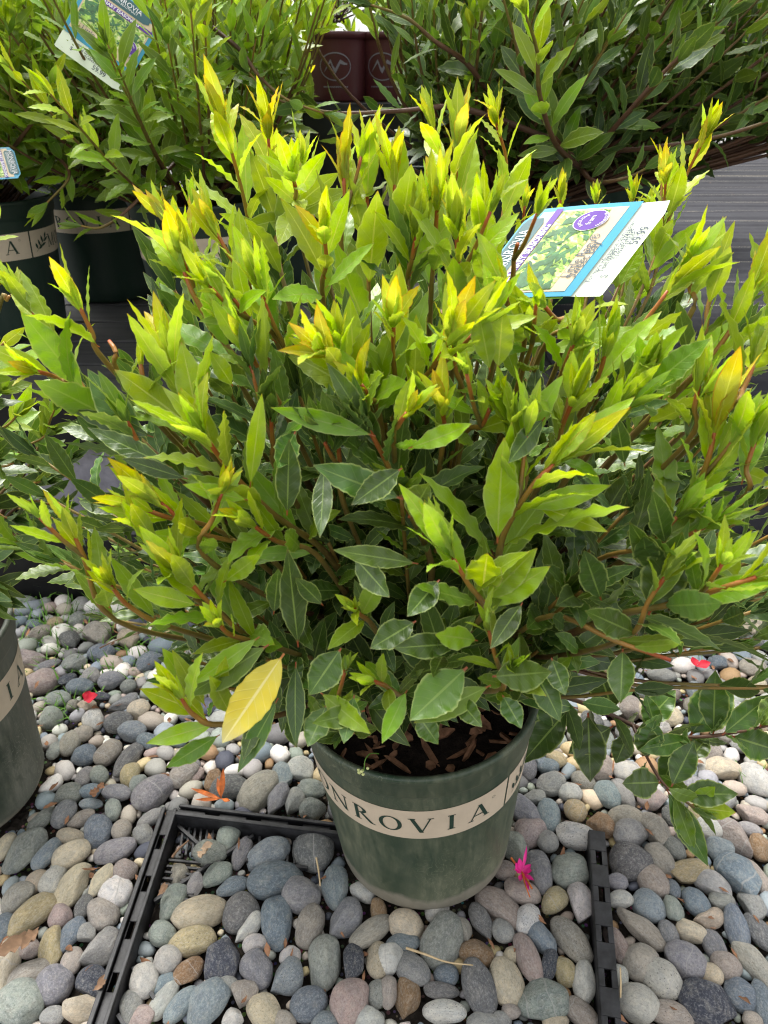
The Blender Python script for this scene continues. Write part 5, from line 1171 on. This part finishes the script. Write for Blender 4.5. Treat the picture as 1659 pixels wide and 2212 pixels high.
petals('red_petal', 'small crimson petal under the branch tips at the right', 'petal', 1505, 1440, .012, [(0.1, .2, .024, .009, .4), (1.9, .3, .018, .008, .5)], 'red')
o_, c = petals('dried_flower', 'orange dried flower head lying behind the corner of the black tray', 'flower', 478, 1725, .012, [(1.5, .9, .042, .0045, .1), (1.9, .6, .030, .004, -.4), (2.9, .1, .046, .0035, .3), (3.3, .0, .036, .0028, .5), (-.5, .1, .020, .003, .6)], 'orange')
pf = tag(empty('pink_flower', at_z(1128, 1885, .014)), 'bright pink fallen flower with curled petals beside the front pot', 'flower')
LVp = Leaves(); c = pf.location
for an, tl_, L, W, bd in [(1.2, 1.0, .034, .0020, -.9), (1.9, .6, .020, .004, .8), (2.6, .4, .020, .004, 1.2), (.4, .4, .018, .004, 1.0), (-.9, .1, .022, .003, .6), (-1.4, -.1, .028, .0028, .5), (-2.0, .1, .022, .003, .8), (-.3, .3, .018, .004, 1.1), (3.2, .3, .016, .003, .9)]:
    LVp.add(c, (math.cos(an)*math.cos(tl_), math.sin(an)*math.cos(tl_), math.sin(tl_)), (0, -.2, 1), L, W, bend=bd, fold=.5, wave=.2, age=.5, force=True)
under(pf, LVp.build('petals', M['pink'], rows=8, cols=4))
T = Tubes(); T.add(smooth_path([c+Vector((-.012, .018, .004)), c, c+Vector((.008, -.024, .004))], 5), .0016, .0012, n=5); T.add(smooth_path([c, c+Vector((.0, -.02, .006)), c+Vector((.004, -.034, .002))], 5), .0013, .0008, n=5); under(pf, T.build('stalk', M['orange']))
# curled dry leaves
def dry(label, px, py, z, an, L, W, bend, mat='brownleaf'):
    LVp = Leaves(); p = at_z(px, py, z); LVp.add(p, (math.cos(an), math.sin(an), .15), (0, -.2, 1), L, W, bend=bend, fold=.4, wave=.35, age=.5, force=True)
    LVp.add(p+Vector((.004, .003, .002)), (math.cos(an+.5), math.sin(an+.5), .25), (0, -.2, 1), L*.7, W*.8, bend=bend*.6, fold=.5, wave=.4, age=.5, force=True)
    tag(LVp.build('dry_leaf', M[mat], rows=10, cols=4), label, 'leaf')
dry('curled brown dry leaf on the tray mesh left of the large blue-grey pebbles', 425, 1840, .016, -.5, .034, .008, 1.3, 'dry')
dry('dark brown shredded bark piece on pebbles near the lower left edge', 75, 2010, .02, -2.2, .05, .010, .3)
dry('small rusty leaf scrap beside the foot of the muddy pot', 205, 1700, .012, -1.2, .028, .007, .4, 'chip')
dry('pale dry leaf lying under the tray corner stones', 340, 1935, .014, .8, .018, .004, .5, 'brownleaf')
dry('small brown leaf scrap between pebbles at the lower left edge of the tray', 200, 2140, .02, .5, .020, .004, .8, 'brownleaf')
# weeds between the pebbles
WV, WF = [], []      # tufts
def blade(p, d, L, w_):
    b = len(WV); s = d.cross(UP).normalized()*w_
    for q in (0, .5, 1): c = p+d*(L*q)-UP*(L*.25*q*q); WV.append(c-s*(1-q*.9)); WV.append(c+s*(1-q*.9))
    WF.append((b, b+1, b+3, b+2)); WF.append((b+2, b+3, b+5, b+4))
for px, py, n, sp_, hh in [(105, 1385, 70, .03, .030), (255, 1352, 50, .03, .04), (125, 1440, 55, .028, .028), (150, 1530, 60, .022, .03), (268, 1430, 50, .03, .028), (320, 1425, 45, .03, .03), (20, 1330, 90, .05, .05), (1470, 1395, 20, .03, .03),
                           (1640, 1690, 18, .02, .03), (1650, 1560, 14, .02, .03), (180, 1330, 40, .04, .035), (235, 1455, 40, .022, .022), (130, 1345, 40, .03, .04)]:
    c = at_z(px, py, -.012)
    for _ in range(n):
        a = R.uniform(0, 6.28); p = c+Vector((R.gauss(0, sp_), R.gauss(0, sp_), .0)); t_ = R.uniform(.4, 1.3)
        blade(p, Vector((math.cos(a)*math.cos(t_), math.sin(a)*math.cos(t_), math.sin(t_))), hh*R.uniform(.8, 1.7), R.uniform(.0008, .0026))
mat_c('weed', (.11, .25, .03), rough=.6, var=.5)
tag(link('weeds', mesh('weeds', WV, WF), M['weed']), 'low green weeds and grass blades growing between the pebbles', 'weeds', kind='stuff')
# leaf litter
LVl = Leaves()
for _ in range(420):
    x, y = R.uniform(-.8, .9), R.uniform(.3, 1.12)
    if blocked(x, y, .005): continue
    a = R.uniform(0, 6.28); LVl.add((x, y, R.uniform(-.008, .008)), (math.cos(a), math.sin(a), R.uniform(-.1, .3)), (0, 0, 1), R.uniform(.008, .026), R.uniform(.0012, .004), bend=R.uniform(-.5, .9), fold=.3, wave=.3, age=.5, force=True)
tag(LVl.build('leaf_litter', M['chip'], rows=5, cols=2), 'brown bark shreds scattered among the pebbles', kind='stuff')
# sprig of a tiny weed hanging over the rim
sg = tag(empty('flowering_sprig', at_y(795, 1640, .515)), 'tiny thin sprig with yellow-white buds hanging over the rim of the front pot', 'sprig')
T = Tubes(); q0, q1, q2, q3 = at_y(818, 1628, .525), at_y(800, 1628, .51), at_y(789, 1642, .50), at_y(786, 1665, .495); T.add(smooth_path([q0, q1, q2, q3], 6), .0006, .0005, n=5); under(sg, T.build('stalk', M['weed']))
bm = bmesh.new()
for i in range(9):
    r_ = bmesh.ops.create_icosphere(bm, subdivisions=2, radius=.0016); bmesh.ops.translate(bm, verts=r_['verts'], vec=q3+Vector((R.uniform(-.006, .006), R.uniform(-.003, .003), R.uniform(-.007, .005))))
mat_c('bud', (.62, .66, .28), rough=.6); under(sg, bm_obj('buds', bm, M['bud'], smooth=True))
